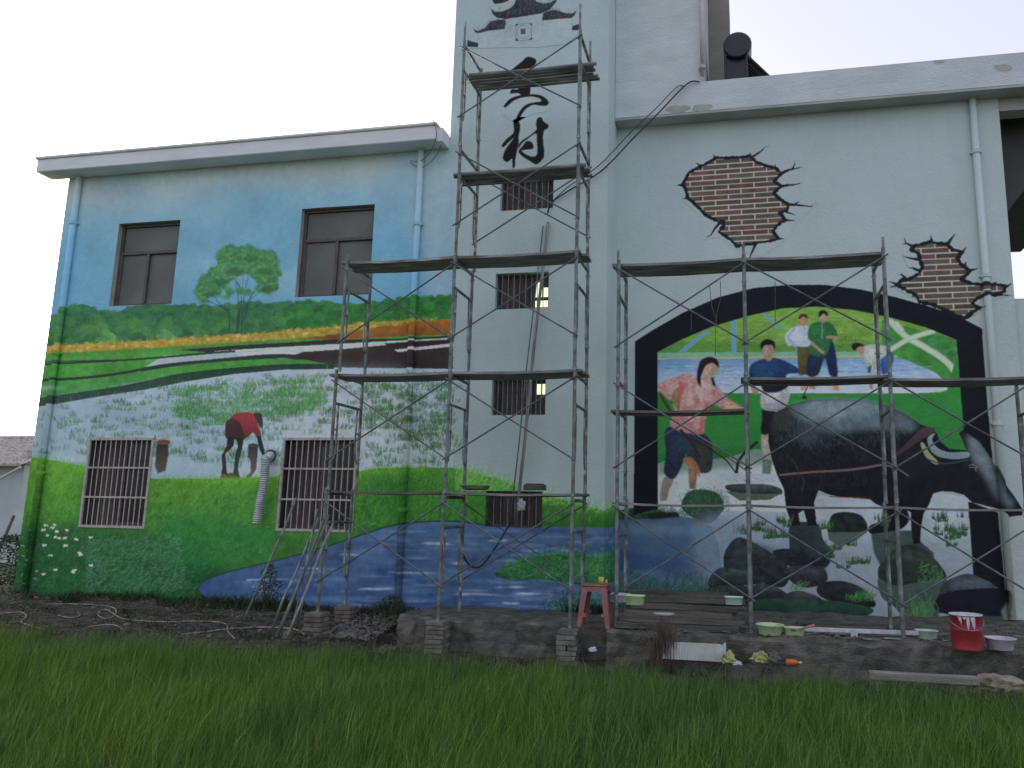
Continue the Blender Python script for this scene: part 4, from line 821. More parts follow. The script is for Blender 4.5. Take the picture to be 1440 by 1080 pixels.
# the tower's low mural is cut round its window: three pieces joined in one outline with a slit
def low_top(x): return float(np.interp(x, [p[0] for p in TOPL], [p[1] for p in TOPL]))
mbm = MB(); xs = [-4.085, -3.95, -3.8, hl[0], -3.5, -3.3, -3.1, -3.0, hl[1], -2.7, -2.5, -2.3, -2.1, -1.951]
for a, b in zip(xs[:-1], xs[1:]):
    za, zb = low_top(a), low_top(b)
    if a >= hl[0]-1e-6 and b <= hl[1]+1e-6:
        mbm.quad((a, -.004, 0), (b, -.004, 0), (b, -.004, hl[2]), (a, -.004, hl[2]))
        if min(za, zb) > hl[3]: mbm.quad((a, -.004, hl[3]), (b, -.004, hl[3]), (b, -.004, zb), (a, -.004, za))
    else: mbm.quad((a, -.004, 0), (b, -.004, 0), (b, -.004, zb), (a, -.004, za))
o = mbm.build('mural', M_A, B); uvmap(o, A); o['label'] = 'painted grass bank, blue river and reeds at the foot of the tower'
z45 = lambda p: zm(640, 0, 4.5, p)
sheet('painted_emblem', pxo(z45([(60, 310), (100, 230), (240, 110), (200, -40), (660, -40), (780, 50), (800, 200), (700, 280), (520, 300), (330, 300)]), -.004), -.004, M_A, B, A, 'black ink drawing of upturned tiled roofs over a round window')
sheet('painted_lettering', pxo(z45([(290, 690), (330, 440), (450, 345), (530, 350), (540, 500), (610, 620), (600, 700), (470, 730), (380, 780), (300, 720)]), -.004), -.004, M_A, B, A, 'upper black brush character')
sheet('painted_lettering', pxo(z45([(280, 900), (352, 770), (405, 740), (500, 738), (600, 740), (605, 860), (580, 1010), (500, 1055), (390, 1075), (290, 1040)]), -.004), -.004, M_A, B, A, 'lower black brush character')
def plain(name, m, *boxes, label=None, bevel=0):
    mb = MB()
    for b in boxes: mb.box(*b)
    o = mb.build(name, m, B, bevel=bevel)
    if label: o['label'] = label
    return o
# bodies behind the fronts
mbk = MB(); mbk.quad((-11.6, 9, -.3), (-11.6, 0, -.3), (-11.6, 0, 7.22), (-11.6, 9, 7.22)); mbk.quad((5.5, 9, -.3), (-11.6, 9, -.3), (-11.6, 9, 7.2), (5.5, 9, 7.2))
mbk.quad((-4.50, 0, 7.0), (-4.50, 5, 7.0), (-4.50, 5, 12), (-4.50, 0, 12)); mbk.quad((-1.6, 5, 7.0), (-4.5, 5, 7.0), (-4.5, 5, 12), (-1.6, 5, 12)); mbk.quad((-4.5, 0, 12), (-1.95, 0, 12), (-1.95, 5, 12), (-4.5, 5, 12))
mbk.quad((3.79, .9, 4.5), (3.79, 8.99, 4.5), (3.79, 8.99, 7.5), (3.79, .9, 7.5))
ow = mbk.build('wall', M_PLAIN, B); ow['label'] = 'side and rear walls'
mbs = MB(); mbs.quad((-1.95, 0, -.3), (-1.95, .9, -.3), (-1.95, .9, 12), (-1.95, 0, 12)); os_ = mbs.build('wall', M_A, B); uvmap(os_, A, -1.97); os_['label'] = 'narrow right side face of the stair tower'
# black sheet standing in for the unlit interior behind the openings
plain('interior_dark_sheet', M_BLACKP, (-11.5, -1.96, .34, .40, .0, 7.0), label='black sheet standing in for the dark interior behind the windows')
# left eave
zt = 7.30
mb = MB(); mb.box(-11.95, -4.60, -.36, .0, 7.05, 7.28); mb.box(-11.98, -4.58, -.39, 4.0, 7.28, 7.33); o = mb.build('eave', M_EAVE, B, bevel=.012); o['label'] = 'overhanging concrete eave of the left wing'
mb = MB(); mb.box(-11.58, -4.52, .0, 9, 7.2, 7.26); mb.build('roof', M_GREY, B)
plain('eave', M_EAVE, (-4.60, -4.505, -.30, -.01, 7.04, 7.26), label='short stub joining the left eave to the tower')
# right wing
facade('wall', -1.95, 3.79, -.3, 7.62, .9, [], M_R, B, R, 0, 'front wall of the right wing')
facade('wall', 3.79, 6.5, -.3, 4.5, .93, [], M_R, B, R, 0, 'low wall running on to the right')
plain('wall', M_PLAIN, (3.795, 6.5, .95, 1.15, -.3, 4.52), label='back of the low wall')
mb = MB(); nseg = 60; x0, x1 = -1.945, 6.5
for i in range(nseg):
    a = x0+(x1-x0)*i/nseg; b = x0+(x1-x0)*(i+1)/nseg
    mb.quad((a, .6, 7.64), (b, .6, 7.64), (b, .6, 8.14), (a, .6, 8.14))
mb.quad((x0, .6, 8.14), (x1, .6, 8.14), (x1, .82, 8.14), (x0, .82, 8.14)); mb.quad((x1, .82, 7.8), (x0, .82, 7.8), (x0, .82, 8.14), (x1, .82, 8.14))
o = mb.build('parapet', M_CONC, B); o['label'] = 'broad concrete parapet over the right wing'
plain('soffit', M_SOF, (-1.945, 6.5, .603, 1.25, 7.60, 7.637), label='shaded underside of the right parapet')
plain('lintel', M_PLAIN, (3.795, 6.5, .92, 1.2, 7.40, 7.598), label='beam over the open bay at the far right')
plain('roof', M_GREY, (-1.9, 6.5, .83, 9, 7.70, 7.79))
mb = MB(); zq = [(3.80, 7.6), (6.5, 7.6), (6.5, 8.9), (3.80, 5.8)]
pr = [(3.80, 5.78), (6.4, 9.0), (6.4, 9.3), (3.80, 9.3)]
pr = [(3.80, 5.80), (5.2, 7.597), (3.80, 7.597)]
v = [(x, 1.5, z) for x, z in pr]+[(x, 1.7, z) for x, z in pr]; mb.v = v; mb.f = [(0, 1, 2), (5, 4, 3), (0, 3, 4, 1), (2, 5, 3, 0), (1, 4, 5, 2)]
o = mb.build('stair_wall', M_GREY, B); o['label'] = 'sloping underside in the open bay, shade put into its dark grey'  # dark grey carries the shade on this sloping surface
# upper room behind the right parapet
plain('wall', M_PLAIN, (-1.945, -.575, .604, 3.98, 7.8, 12), label='front of the upper stair room')
mbf = MB(); mbf.quad((-1.945, .6, 8.14), (-.575, .6, 8.14), (-.575, .6, 12), (-1.945, .6, 12)); o = mbf.build('wall', M_CONC, B); o['label'] = 'upper stair room wall rising from the parapet'
plain('wall', M_BEIGE, (-1.6, -.155, 4.0, 6.0, 7.8, 12.6), label='beige rear wall of the upper stair room')
def peel(pts, m):
    pts = [(x+rnd.uniform(-1, 1), y+rnd.uniform(-.8, .8)) for x, y in smooth(pts, 3)]; P2 = pxo(pts, .597); q = MB(); q.v = [(x, .597, z) for x, z in P2]
    for t in tessellate_polygon([[Vector((x, z, 0)) for x, z in P2]]): q.f.append(tuple(t))
    q.build('peeled_patch', m, B)
for p_ in ([(936, 152), (950, 149), (966, 148), (972, 152), (960, 158), (940, 157)], [(974, 150), (985, 147), (1000, 147), (1001, 152), (985, 155), (975, 156)], [(1398, 92), (1412, 90), (1424, 94), (1418, 100), (1402, 98)], [(1312, 86), (1322, 84), (1328, 87), (1318, 89)]): peel(p_, M_SOF)
# arch and brick paintings on the right wall
bo = s4([(1130, 230), (1262, 372), (1345, 520), (1425, 640), (1445, 690), (1438, 715), (1330, 715)])
arch = [(869, 900), (869, 716), (889, 716), (891, 600), (891, 479), (918, 462), (960, 438), (1010, 416), (1060, 403), (1110, 399), (1160, 399), (1210, 405.5), (1260, 416), (1310, 430), (1350, 444), (1382, 461), (1389, 560), (1396, 632)]
arch += [(1404, 670), (1420, 690), (1432, 714), (1424, 728), (1404, 728), (1408, 760), (1418, 862), (1420, 900)]
sheet('mural', pxo(arch, .896), .896, M_R, B, R, 'painted dark arch with a grazing buffalo, field workers, river and rocks')
s_ = [(300, 800)]
def star(pts, k=1.22, cx=None):
    c = np.mean(pts, 0); return [tuple(c+(np.array(p)-c)*k) for p in pts]
sheet('mural', pxo(star(b1([(380, 180), (520, 120), (655, 130), (800, 85), (850, 200), (1010, 200), (1070, 255), (1065, 380), (1180, 540), (1020, 690), (925, 830), (740, 960), (560, 900), (400, 800), (300, 822), (260, 640), (120, 510), (75, 400), (160, 290), (215, 222)]), 1.03), .896), .896, M_R, B, R, 'painted hole in the plaster showing red brick, upper and larger')
sheet('mural', pxo(star(b2([(190, 205), (415, 185), (620, 172), (715, 285), (740, 400), (812, 465), (860, 580), (975, 570), (1070, 600), (1060, 700), (880, 740), (870, 800), (780, 860), (705, 885), (640, 850), (520, 790), (420, 750), (320, 730), (250, 710), (130, 640), (60, 600), (145, 510), (222, 450), (175, 362)]), 1.0), .8945), .8945, M_R, B, R, 'painted hole in the plaster showing brick, lower right and ragged')

def window_upper(x0, x1, z0, z1, label):
    f = MB(); Y0, Y1 = .085, .135; t = .05; zt_ = z0+(z1-z0)*.645; xm = x0+(x1-x0)*.49
    f.box(x0+.002, x1-.002, Y0, Y1, z0+.002, z0+t); f.box(x0+.002, x1-.002, Y0, Y1, z1-t, z1-.002)
    f.box(x0+.002, x0+t, Y0, Y1, z0+t, z1-t); f.box(x1-t, x1-.002, Y0, Y1, z0+t, z1-t); f.box(x0+t, x1-t, Y0-.01, Y1, zt_-.028, zt_+.028)
    wf = f.build('window', M_BROWN, B, bevel=.004); wf['label'] = label
    for a, b, c, d, yy in ((x0+t, x1-t, zt_+.028, z1-t, .12), (x0+t, xm, z0+t, zt_-.028, .105), (xm, x1-t, z0+t, zt_-.028, .118)):
        q = MB(); q.box(a+.006, b-.006, yy, yy+.006, c+.004, d-.004); q.build('pane', M_SCREEN, wf)
    s = MB(); s.box(xm-.03, xm+.02, .078, .104, z0+t, zt_-.028); s.build('sash', M_BAR if False else M_BROWN, wf)
    s = MB(); s.box(x0+t, x0+t+.03, .09, .104, z0+t, zt_-.028); s.build('sash', M_BROWN, wf)
window_upper(*UW[0], 'brown framed upper window near the left corner'); window_upper(*UW[1], 'brown framed upper window beside the scaffold')
def window_grille(x0, x1, z0, z1, label, nb=11):
    f = MB(); t = .028; Y0, Y1 = -.022, .010
    f.box(x0-.01, x1+.01, Y0, Y1, z0-.012, z0+t); f.box(x0-.01, x1+.01, Y0, Y1, z1-t, z1+.012); f.box(x0-.01, x0+t, Y0, Y1, z0+t, z1-t); f.box(x1-t, x1+.01, Y0, Y1, z0+t, z1-t)
    wf = f.build('window', M_BAR, B); wf['label'] = label
    for k in range(nb):
        x = x0+t+(x1-x0-2*t)*(k+1)/(nb+1); q = MB(); q.tube([(x, -.004, z0+t-.005), (x+rnd.uniform(-.004, .004), -.004, z1-t+.005)], .0085, 6); q.build('bar', M_BAR, wf)
    for k in (1, 2):
        z = z0+(z1-z0)*k/3; q = MB(); q.box(x0+t, x1-t, -.020, -.008, z-.014, z+.014); q.build('rail', M_BAR, wf)
    q = MB(); q.box(x0+.03, x1-.03, .13, .15, z0+.02, z0+.08); q.box(x0+.03, x1-.03, .13, .15, z1-.09, z1-.03); xm = (x0+x1)/2
    for xx in (x0+.03, xm-.03, x1-.09): q.box(xx, xx+.06, .125, .15, z0+.08, z1-.09)
    q.build('inner_frame', M_BROWN, wf)
    for a, b, m in ((x0+.09, xm-.03, M_CURT), (xm+.03, x1-.09, M_DKGL)):
        q = MB(); q.box(a, b, .14, .146, z0+.08, z1-.09); q.build('pane', m, wf)
window_grille(*LW[0], 'barred ground floor window near the left corner'); window_grille(*LW[1], 'barred ground floor window behind the scaffold')
def window_stair(x0, x1, z0, z1, label, lights, nb=9):
    f = MB(); t = .03; Y0, Y1 = .10, .14
    f.box(x0+.002, x1-.002, Y0, Y1, z0+.002, z0+t); f.box(x0+.002, x1-.002, Y0, Y1, z1-t, z1-.002); f.box(x0+.002, x0+t, Y0, Y1, z0+t, z1-t); f.box(x1-t, x1-.002, Y0, Y1, z0+t, z1-t)
    wf = f.build('window', M_BROWN, B); wf['label'] = label
    q = MB(); q.box(x0+t, x1-t, .135, .14, z0+t, z1-t); q.build('pane', M_CURT, wf)
    for k in range(nb):
        x = x0+t+(x1-x0-2*t)*(k+.7)/(nb+.4); q = MB(); q.tube([(x, .055, z0-.01), (x, .055, z1+.01)], .006, 6); q.build('bar', M_BARD, wf)
    for a, b, c, d in lights:
        q = MB(); q.box(x0+(x1-x0)*a, x0+(x1-x0)*b, .128, .132, z0+(z1-z0)*c, z0+(z1-z0)*d); lo = q.build('pane', M_LIT, wf); lo['label'] = 'glowing pane standing in for daylight behind'
window_stair(*TW[0], 'topmost barred tower window', [], 8)
window_stair(*TW[1], 'second barred tower window with a bright pane', [(.72, .84, .36, .80), (.86, .955, .36, .62), (.72, .955, .08, .26)], 8)
window_stair(*TW[2], 'third barred tower window with a small bright pane', [(.80, .885, .58, .86), (.90, .955, .58, .86)], 10)
window_stair(*TW[3], 'lowest barred tower window', [], 7)
def downpipe(pts, r, m, label, cv, br, Yw):
    q = MB(); q.tube(pts, r, 12); o = q.build('downpipe', m, B, True); uvmap(o, cv); o['label'] = label
    for z in br:
        X = np.interp(z, [p[2] for p in pts][::-1], [p[0] for p in pts][::-1]) if pts[0][2] > pts[-1][2] else pts[0][0]
        k = MB(); k.lathe([(r+.001, -.03), (r+.014, -.028), (r+.014, .028), (r+.001, .03)], (X, pts[0][1], z), 12); k.box(X-r-.03, X+r+.03, pts[0][1]+.01, Yw, z-.012, z+.012)
        kk = k.build('bracket', m, o); uvmap(kk, cv)
downpipe([(-11.33, -.06, 7.04), (-11.33, -.06, .02)], .05, M_A, 'painted downpipe at the left corner', A, (6.2, 3.9, 1.9), 0)
downpipe([(-4.95, -.06, 7.04), (-4.95, -.06, .02)], .05, M_A, 'downpipe painted over by the mural beside the scaffold', A, (5.8, 3.6, 1.4), 0)
downpipe([(3.42, .84, 7.60), (3.42, .84, .1)], .05, M_R, 'downpipe on the right wing', R, (6.75, 4.85, 2.72), .9)
downpipe([(-.55, .53, 9.9), (-.55, .53, 8.2)], .03, M_PVC, 'thin pipe on the upper stair room', A, (8.35,), .6)

# ------------------------------------------------------------------ scaffolds
def steel_frame_mesh(h, w_=.75, top=True):
    q = MB(); r = .023
    q.tube([(0, 0, 0), (0, 0, h)], r, 8); q.tube([(0, w_, 0), (0, w_, h)], r, 8)
    q.tube([(0, 0, h-.07), (0, w_, h-.07)], r*.95, 8); q.tube([(0, 0, h-.45), (0, w_, h-.45)], r*.85, 8)
    for s, e in ((.11, 0), (w_-.11, w_)):
        q.tube([(0, s, h-.45), (0, s, h-1.05), (0, s+(e-s)*.35, h-1.17), (0, e, h-1.22)], .013, 6); q.tube([(0, s, h-.80), (0, e, h-.80)], .012, 6)
    for y in (0, w_):
        q.lathe([(.021, -.02), (.027, -.018), (.027, .03), (.021, .032)], (0, y, .0), 8)
        for z in (h-.14, h-1.15): q.box(-.035, .035, y-.006, y+.006, z-.006, z+.006)
    me = bpy.data.meshes.new('frame'); me.from_pydata(q.v, [], q.f); me.update(); return me
def add_frame(parent, me, x, y, z, tilt=0):
    o = bpy.data.objects.new('frame', me); COL.objects.link(o); o.parent = parent
    o.location = (x-parent.location.x, y-parent.location.y, z-parent.location.z); o.rotation_euler = (0, tilt, rnd.uniform(-.02, .02)); return o
def add_brace(parent, a, b, r=.0105):
    a = Vector(a); b = Vector(b); d = (b-a).normalized()
    q = MB(); q.tube([a-d*.05, a, (a+b)/2+Vector((0, 0, -.006)), b, b+d*.05], r, 6); return q.build('brace', M_BRACE, parent)
def add_plank(parent, x0, x1, y, w_, z0, z1, m=None, th=.04):
    q = MB(); ns = 8; m = m or M_PLANK; b = len(q.v)
    for i in range(ns+1):
        t = i/ns; x = x0+(x1-x0)*t; z = z0+(z1-z0)*t-.018*math.sin(math.pi*t)+rnd.uniform(-.002, .002); j = rnd.uniform(-.005, .005)
        q.v += [(x, y-w_/2+j, z), (x, y+w_/2+j, z), (x, y+w_/2+j, z+th), (x, y-w_/2+j, z+th)]
    for i in range(ns):
        a = b+i*4
        for k in range(4): q.f.append((a+k, a+4+k, a+4+(k+1) % 4, a+(k+1) % 4))
    q.f.append((b, b+1, b+2, b+3)); e = b+ns*4; q.f.append((e+3, e+2, e+1, e))
    return q.build('plank', m, parent)
YF = -1.5; W = .75
FM = steel_frame_mesh(1.57); FM.materials.append(M_STEEL); FM2 = steel_frame_mesh(1.50); FM2.materials.append(M_STEEL); FM3 = steel_frame_mesh(1.57); FM3.materials.append(M_STEEL2)
S1 = thing('scaffold', 'tall steel tube scaffold before the stair tower with a lower bay on its left', 'scaffold', (-3.76, YF, .07))
XL, XA, XB = -5.40, -3.76, -2.10
for k in range(3): add_frame(S1, (FM, FM3)[k % 2], XL+(.0, .03, .07)[k], YF, .10+1.57*k)
for k in range(5):
    add_frame(S1, (FM3, FM, FM)[k % 3], XA+rnd.uniform(-.01, .01), YF, .07+1.57*k); add_frame(S1, (FM, FM3)[k % 2], XB+rnd.uniform(-.01, .01), YF, .05+1.57*k)
for x, y in ((XA, YF), (XB, YF), (XB, YF+W), (XL+.09, YF)):
    q = MB(); h = {XA: (7.9, 8.2), XB: (7.9, 8.28)}.get(x, (4.75, 4.86)); q.tube([(x, y, h[0]), (x, y, h[1]-(.1 if y > YF else 0))], .017, 8); q.build('pin', M_STEEL, S1)
def xbrace(parent, xa, xb, y, z0, z1, which=(1, 1)):
    if which[0]: add_brace(parent, (xa, y-.03, z0), (xb, y-.03, z1))
    if which[1]: add_brace(parent, (xa, y-.045, z1), (xb, y-.045, z0))
for k in range(3):
    b = .07+1.57*k; xbrace(S1, XL+.03*k, XA, YF, b+.42, b+1.43)
    if k < 2 and k: xbrace(S1, XL, XA, YF+W+.05, b+.42, b+1.43, (0, 0))
for k in range(5):
    b = .07+1.57*k; xbrace(S1, XA, XB, YF, b+.42, b+1.43)
    if k in (0, 3): xbrace(S1, XA, XB, YF+W+.05, b+.42, b+1.43)
def deck(parent, xa, xb, z, ys, w_=.15, th=.042, m=None, dz=0):
    for y in ys: add_plank(parent, xa-.09+rnd.uniform(-.03, .03), xb+.07+rnd.uniform(-.03, .05), y, w_, z+.022, z+.022+dz, m or (M_PLANK, M_TIMB)[rnd.random() < .35], th*.78)
Y3 = [YF+.11, YF+.28, YF+.45]; Y4 = [YF+.09, YF+.25, YF+.41]
def poledeck(parent, xa, xb, z, ys, r=.027):
    for y in ys:
        rr = r*rnd.uniform(.85, 1.1); a = rnd.uniform(-.04, .04); q = MB(); q.tube([(xa-.10+rnd.uniform(-.04, .03), y+a*.3, z+.02+rr), ((xa+xb)/2, y, z+.008+rr), (xb+.10+rnd.uniform(-.04, .05), y-a*.3, z+.02+rr)], rr, 8); q.build('plank', M_POLE, parent)
zd = lambda k: .07+1.57*k-.07+.0
deck(S1, XL, XA-.06, zd(1)+.02, [YF+.16, YF+.37], .19, .035); deck(S1, XA, XB, zd(1)+.02, [YF+.16, YF+.37, YF+.58], .19, .035)
deck(S1, XL, XA-.06, zd(2), Y3, .155); deck(S1, XA, XB, zd(2), Y3, .155)
deck(S1, XL+.08, XA-.06, zd(3), Y4); deck(S1, XA, XB, zd(3), Y4)
poledeck(S1, XA, XB, .07+1.57*4-.45, [YF+.06, YF+.13, YF+.20, YF+.27, YF+.34, YF+.41]); poledeck(S1, XA+.08, XB+.04, .07+1.57*5-.45, [YF+.24, YF+.32, YF+.40, YF+.48, YF+.56, YF+.64])
S2 = thing('scaffold', 'long two level steel tube scaffold in front of the arch and buffalo painting', 'scaffold', (0, YF, .09))
XC = [-1.55, 0.02, 1.66, 3.22]
for i, x in enumerate(XC):
    for k in range(3 if i < 3 else 2): add_frame(S2, (FM2), x+rnd.uniform(-.01, .01), YF, .09+1.5*k)
for x in XC[:3]:
    q = MB(); q.tube([(x, YF, 4.58), (x, YF, 4.72)], .017, 8); q.build('pin', M_STEEL, S2)
for i in range(3):
    for k in range(3 if i < 2 else 2):
        b = .09+1.5*k; xbrace(S2, XC[i], XC[i+1], YF, b+.38, b+1.38)
z2 = lambda k: .09+1.5*k-.07
for i in (0, 1): deck(S2, XC[i]+.03, XC[i+1]-.05, z2(3)-.02, Y3, .155, .042)
deck(S2, XC[0], XC[1]-.05, z2(2)-.40, [YF+.14, YF+.34], .17, .04)
deck(S2, XC[1]+.03, XC[2]-.05, z2(2)-.02, Y3, .155, .038); deck(S2, XC[2]+.03, XC[3], z2(2)-.06, Y3, .155, .038)
for i in range(3): deck(S2, XC[i]+.02, XC[i+1]-.06, z2(1)-.03, [YF+.14, YF+.34], .16, .03, M_PLANK)

# ------------------------------------------------------------------ footings and loose things
def GP(x, y, z):
    a = (x-CX)/F; b = (y-CY)/F; d = [CM[0][i]*a+CM[1][i]*b+CM[2][i] for i in range(3)]; t = (z-CAMZ)/d[2]; return d[0]*t, CAMY+d[1]*t
def brick_pile(x, y, zb, ztop, label, m, nx=1, seed=0, w_=.115):
    r_ = random.Random(seed); t = thing('brick_pile', label, 'brick pile', (x, y, zb), 'brick piles under the scaffold legs'); n = max(1, round((ztop-zb)/.055)); hh = (ztop-zb)/n
    for k in range(n):
        for j in range(2*nx):
            q = MB(); dx = r_.uniform(-.012, .012); dy = r_.uniform(-.012, .012)
            if k % 2 == 0: q.box(x-.12*nx+(j//2)*.245+dx, x-.12*nx+.235+(j//2)*.245+dx, y-.118+(j % 2)*.122+dy, y-.118+(j % 2)*.122+.115+dy, zb+k*hh, zb+(k+1)*hh-.006)
            else: q.box(x-.12*nx+j*.122+dx, x-.12*nx+j*.122+.115+dx, y-.12+dy, y+.118+dy, zb+k*hh, zb+(k+1)*hh-.006)
            q.build('brick', m[r_.randrange(len(m))], t, bevel=.005)
    return t
brick_pile(-3.76, -1.52, -.36, .07, 'grey brick pile under the scaffold leg left of the tower ledge', (M_BRICKG,), seed=1)
brick_pile(-2.10, -1.58, -.36, .05, 'grey brick pile under the scaffold leg just left of the red stool', (M_BRICKG,), seed=2)
brick_pile(-5.40, -1.52, -.36, .10, 'pinkish brick pile under the leftmost scaffold leg', (M_BRICK, M_BRICKG), seed=3)
brick_pile(-5.38, -.75, -.16, .10, 'low stack of reddish bricks under the rear left scaffold leg', (M_BRICK,), seed=4)
def rock(name, label, cat, c, s, m, seed, group=None, sub=2):
    bm = bmesh.new(); bmesh.ops.create_icosphere(bm, subdivisions=sub, radius=1); r_ = random.Random(seed)
    ph = [r_.uniform(0, 6) for _ in range(6)]
    for v in bm.verts:
        p = v.co.copy(); k = max(abs(p.x), abs(p.y), abs(p.z)); p = p.lerp(p/k, .55)
        f = 1+.10*math.sin(3*p.x+ph[0])*math.sin(4*p.y+ph[1])+.08*math.sin(6*p.z+ph[2]+3*p.x); v.co = Vector((p.x*s[0]*f, p.y*s[1]*f, p.z*s[2]*f))
    me = bpy.data.meshes.new(name); bm.to_mesh(me); bm.free(); me.materials.append(m)
    o = bpy.data.objects.new(name, me); COL.objects.link(o); o.location = c; o.rotation_euler = (0, 0, r_.uniform(-.3, .3)); return tag(o, label, cat, group)
rock('stone_block', 'rough squared stone block at the left end of the tower ledge', 'stone', (-4.22, -1.28, -.13), (.16, .14, .20), M_STONE, 3)
rock('stone_block', 'dark low stone beside the pinkish brick pile', 'stone', (-4.95, -1.35, -.22), (.2, .13, .09), M_STONE, 9)

# stack of old timbers
zt_ = .09
tim = [(-1.52, -.12, -1.62, .10, 0), (-1.50, -.05, -1.50, .16, 1), (-1.45, -.20, -1.36, .22, 0), (-1.56, -.10, -1.22, .10, 1), (-1.40, -.02, -1.20, .28, 0), (-1.50, -.15, -1.02, .22, 1), (-1.55, -.05, -1.00, .34, 0), (-1.42, -.12, -.84, .28, 1), (-1.50, -.25, -.80, .40, 0)]
tl = ['lowest and foremost timber of the stack right of the stool', 'second timber from the front of the stack right of the stool', 'short dark timber in the middle of the stack', 'timber lying on the ledge under the stack', 'timber bearing on the middle of the stack', 'rear timber at mid height of the stack', 'upper rear timber of the stack', 'rearmost low timber of the stack', 'topmost timber of the stack under the pale green tub']
for (a, b, y, z, k), lb in zip(tim, tl):
    q = MB(); n = 7; base = 0; w_ = rnd.uniform(.09, .14); th = .055
    for i in range(n+1):
        t = i/n; x = a+(b-a)*t; j = rnd.uniform(-.006, .006); sk = (t-.5)*rnd.uniform(.02, .05)
        q.v += [(x, y-w_/2+j+sk, z), (x, y+w_/2+j+sk, z), (x, y+w_/2+j+sk, z+th+j), (x, y-w_/2+j+sk, z+th+j)]
    for i in range(n):
        for m_ in range(4): q.f.append((i*4+m_, i*4+4+m_, i*4+4+(m_+1) % 4, i*4+(m_+1) % 4))
    q.f.append((0, 1, 2, 3)); e = n*4; q.f.append((e+3, e+2, e+1, e))
    tag(q.build('timber', M_PLANKD), 'old '+lb, 'timber', 'old timbers stacked on the ledge')

# stool
def stool():
    x, y = GP(838, 880, .09); z0 = .09; H = .48
    t = thing('plastic_stool', 'faded red square plastic stool at the corner of the tower', 'stool', (x, y, z0))
    q = MB(); q.box(x-.15, x+.15, y-.15, y+.15, z0+H-.025, z0+H); q.build('seat', M_STOOL, t, bevel=.012)
    q = MB()
    for s in ((-1, -1), (1, -1), (1, 1), (-1, 1)):
        pass
    for a, b, c, d in ((-.145, .145, -.147, -.137), (-.145, .145, .137, .147)): q.box(x+a, x+b, y+c, y+d, z0+H-.08, z0+H-.025)
    for c, d in ((-.147, -.137), (.137, .147)): q.box(x+c, x+d, y-.137, y+.137, z0+H-.08, z0+H-.025)
    q.build('apron', M_STOOL, t)
    for sx in (-1, 1):
        for sy in (-1, 1):
            q = MB(); n = 6
            for i in range(n+1):
                k = i/n; z = z0+(H-.03)*(1-k); o_ = .146+.05*k; w_ = .075-.025*k
                cx, cy = x+sx*o_, y+sy*o_
                q.v += [(cx, cy, z), (cx-sx*w_, cy, z), (cx-sx*w_, cy-sy*.012, z), (cx-sx*.012, cy-sy*.012, z), (cx-sx*.012, cy-sy*w_, z), (cx, cy-sy*w_, z)]
            for i in range(n):
                for m_ in range(6): q.f.append((i*6+m_, i*6+6+m_, i*6+6+(m_+1) % 6, i*6+(m_+1) % 6))
            q.f.append(tuple(range(6))); q.f.append(tuple(n*6+m_ for m_ in range(6))[::-1])
            q.build('leg', M_STOOL, t)
    for s in (-1, 1):
        for u in (-1, 1): q = MB(); q.box(x+u*.13-.04, x+u*.13+.04, y+s*.178-.005, y+s*.178+.005, z0+.12, z0+.16); q.build('stretcher', M_STOOL, t)
    c = thing('paint_cup', 'small yellow cup standing on the red stool', 'cup', (x+.07, y-.06, z0+H))
    q = MB(); q.lathe([(.001, 0), (.03, 0), (.036, .085), (.033, .085), (.028, .006), (.001, .006)], (x+.07, y-.06, z0+H+.001), 16); q.build('cup_body', M_YEL, c, True)
    q = MB(); q.lathe([(.001, .07), (.032, .07)], (x+.07, y-.06, z0+H+.001), 12); q.build('paint', M_ORG, c)
    j = MB(); j.lathe([(.001, 0), (.014, 0), (.015, .05), (.008, .055), (.001, .055)], (x+.125, y-.03, z0+H+.001), 10); tag(j.build('bottle_cap', M_YEL, None, True), 'tiny yellow tube beside the cup on the stool', 'tube')
stool()
def basin(px_, py_, z, r, h, m, label, cat='basin', inner=None, rect=False, name='basin', taper=.78, group='plastic paint tubs'):
    x, y = GP(px_, py_, z); t = thing(name, label, cat, (x, y, z), group); n = 28 if not rect else 4
    prof = [(.001, 0), (r*taper, 0), (r*taper+.004, .004), (r*.97, h*.9), (r*1.06, h*.93), (r*1.06, h), (r*.97, h), (r*.93, h*.9), (r*taper-.006, .012), (.001, .012)]
    q = MB()
    if rect:
        b = 0; rings = []
        for (rr, zz) in prof:
            for k in range(24):
                a = 2*math.pi*k/24+math.pi/24; cx = math.copysign(abs(math.cos(a))**.45, math.cos(a)); cy = math.copysign(abs(math.sin(a))**.45, math.sin(a))
                q.v.append((x+rr*cx, y+rr*.72*cy, z+zz))
        for i in range(len(prof)-1):
            for k in range(24):
                a = i*24+k; c = i*24+(k+1) % 24; q.f.append((a, c, c+24, a+24))
    else: q.lathe(prof, (x, y, z), 28)
    q.build('shell', m, t, True)
    if inner:
        q = MB(); n_ = 24; q.v.append((x, y, z+h*.6))
        for k in range(n_):
            a = 2*math.pi*k/n_; q.v.append((x+r*.88*math.cos(a), y+r*(.63 if rect else .88)*math.sin(a), z+h*.55+.012*math.sin(5*a)))
        for k in range(n_): q.f.append((0, 1+k, 1+(k+1) % n_))
        q.build('contents', inner, t)
    return t
basin(871, 846, .36, .145, .09, M_WHT, 'shallow white basin stained blue behind the stool', inner=M_BLUEB)
basin(893, 850, .46, .10, .095, M_LIME, 'pale green tub on top of the timber stack beside the stool', 'tub', M_WHT, True, 'tub', .86)
basin(1032, 850, .42, .10, .085, M_MINT, 'mint green tub on the timbers left of the middle scaffold leg', 'tub', M_WHT, True, 'tub', .86)
basin(1083, 892, .10, .15, .11, M_LIME, 'lime green basin full of dark brushes right of the middle scaffold leg', 'basin', M_DIRTY)
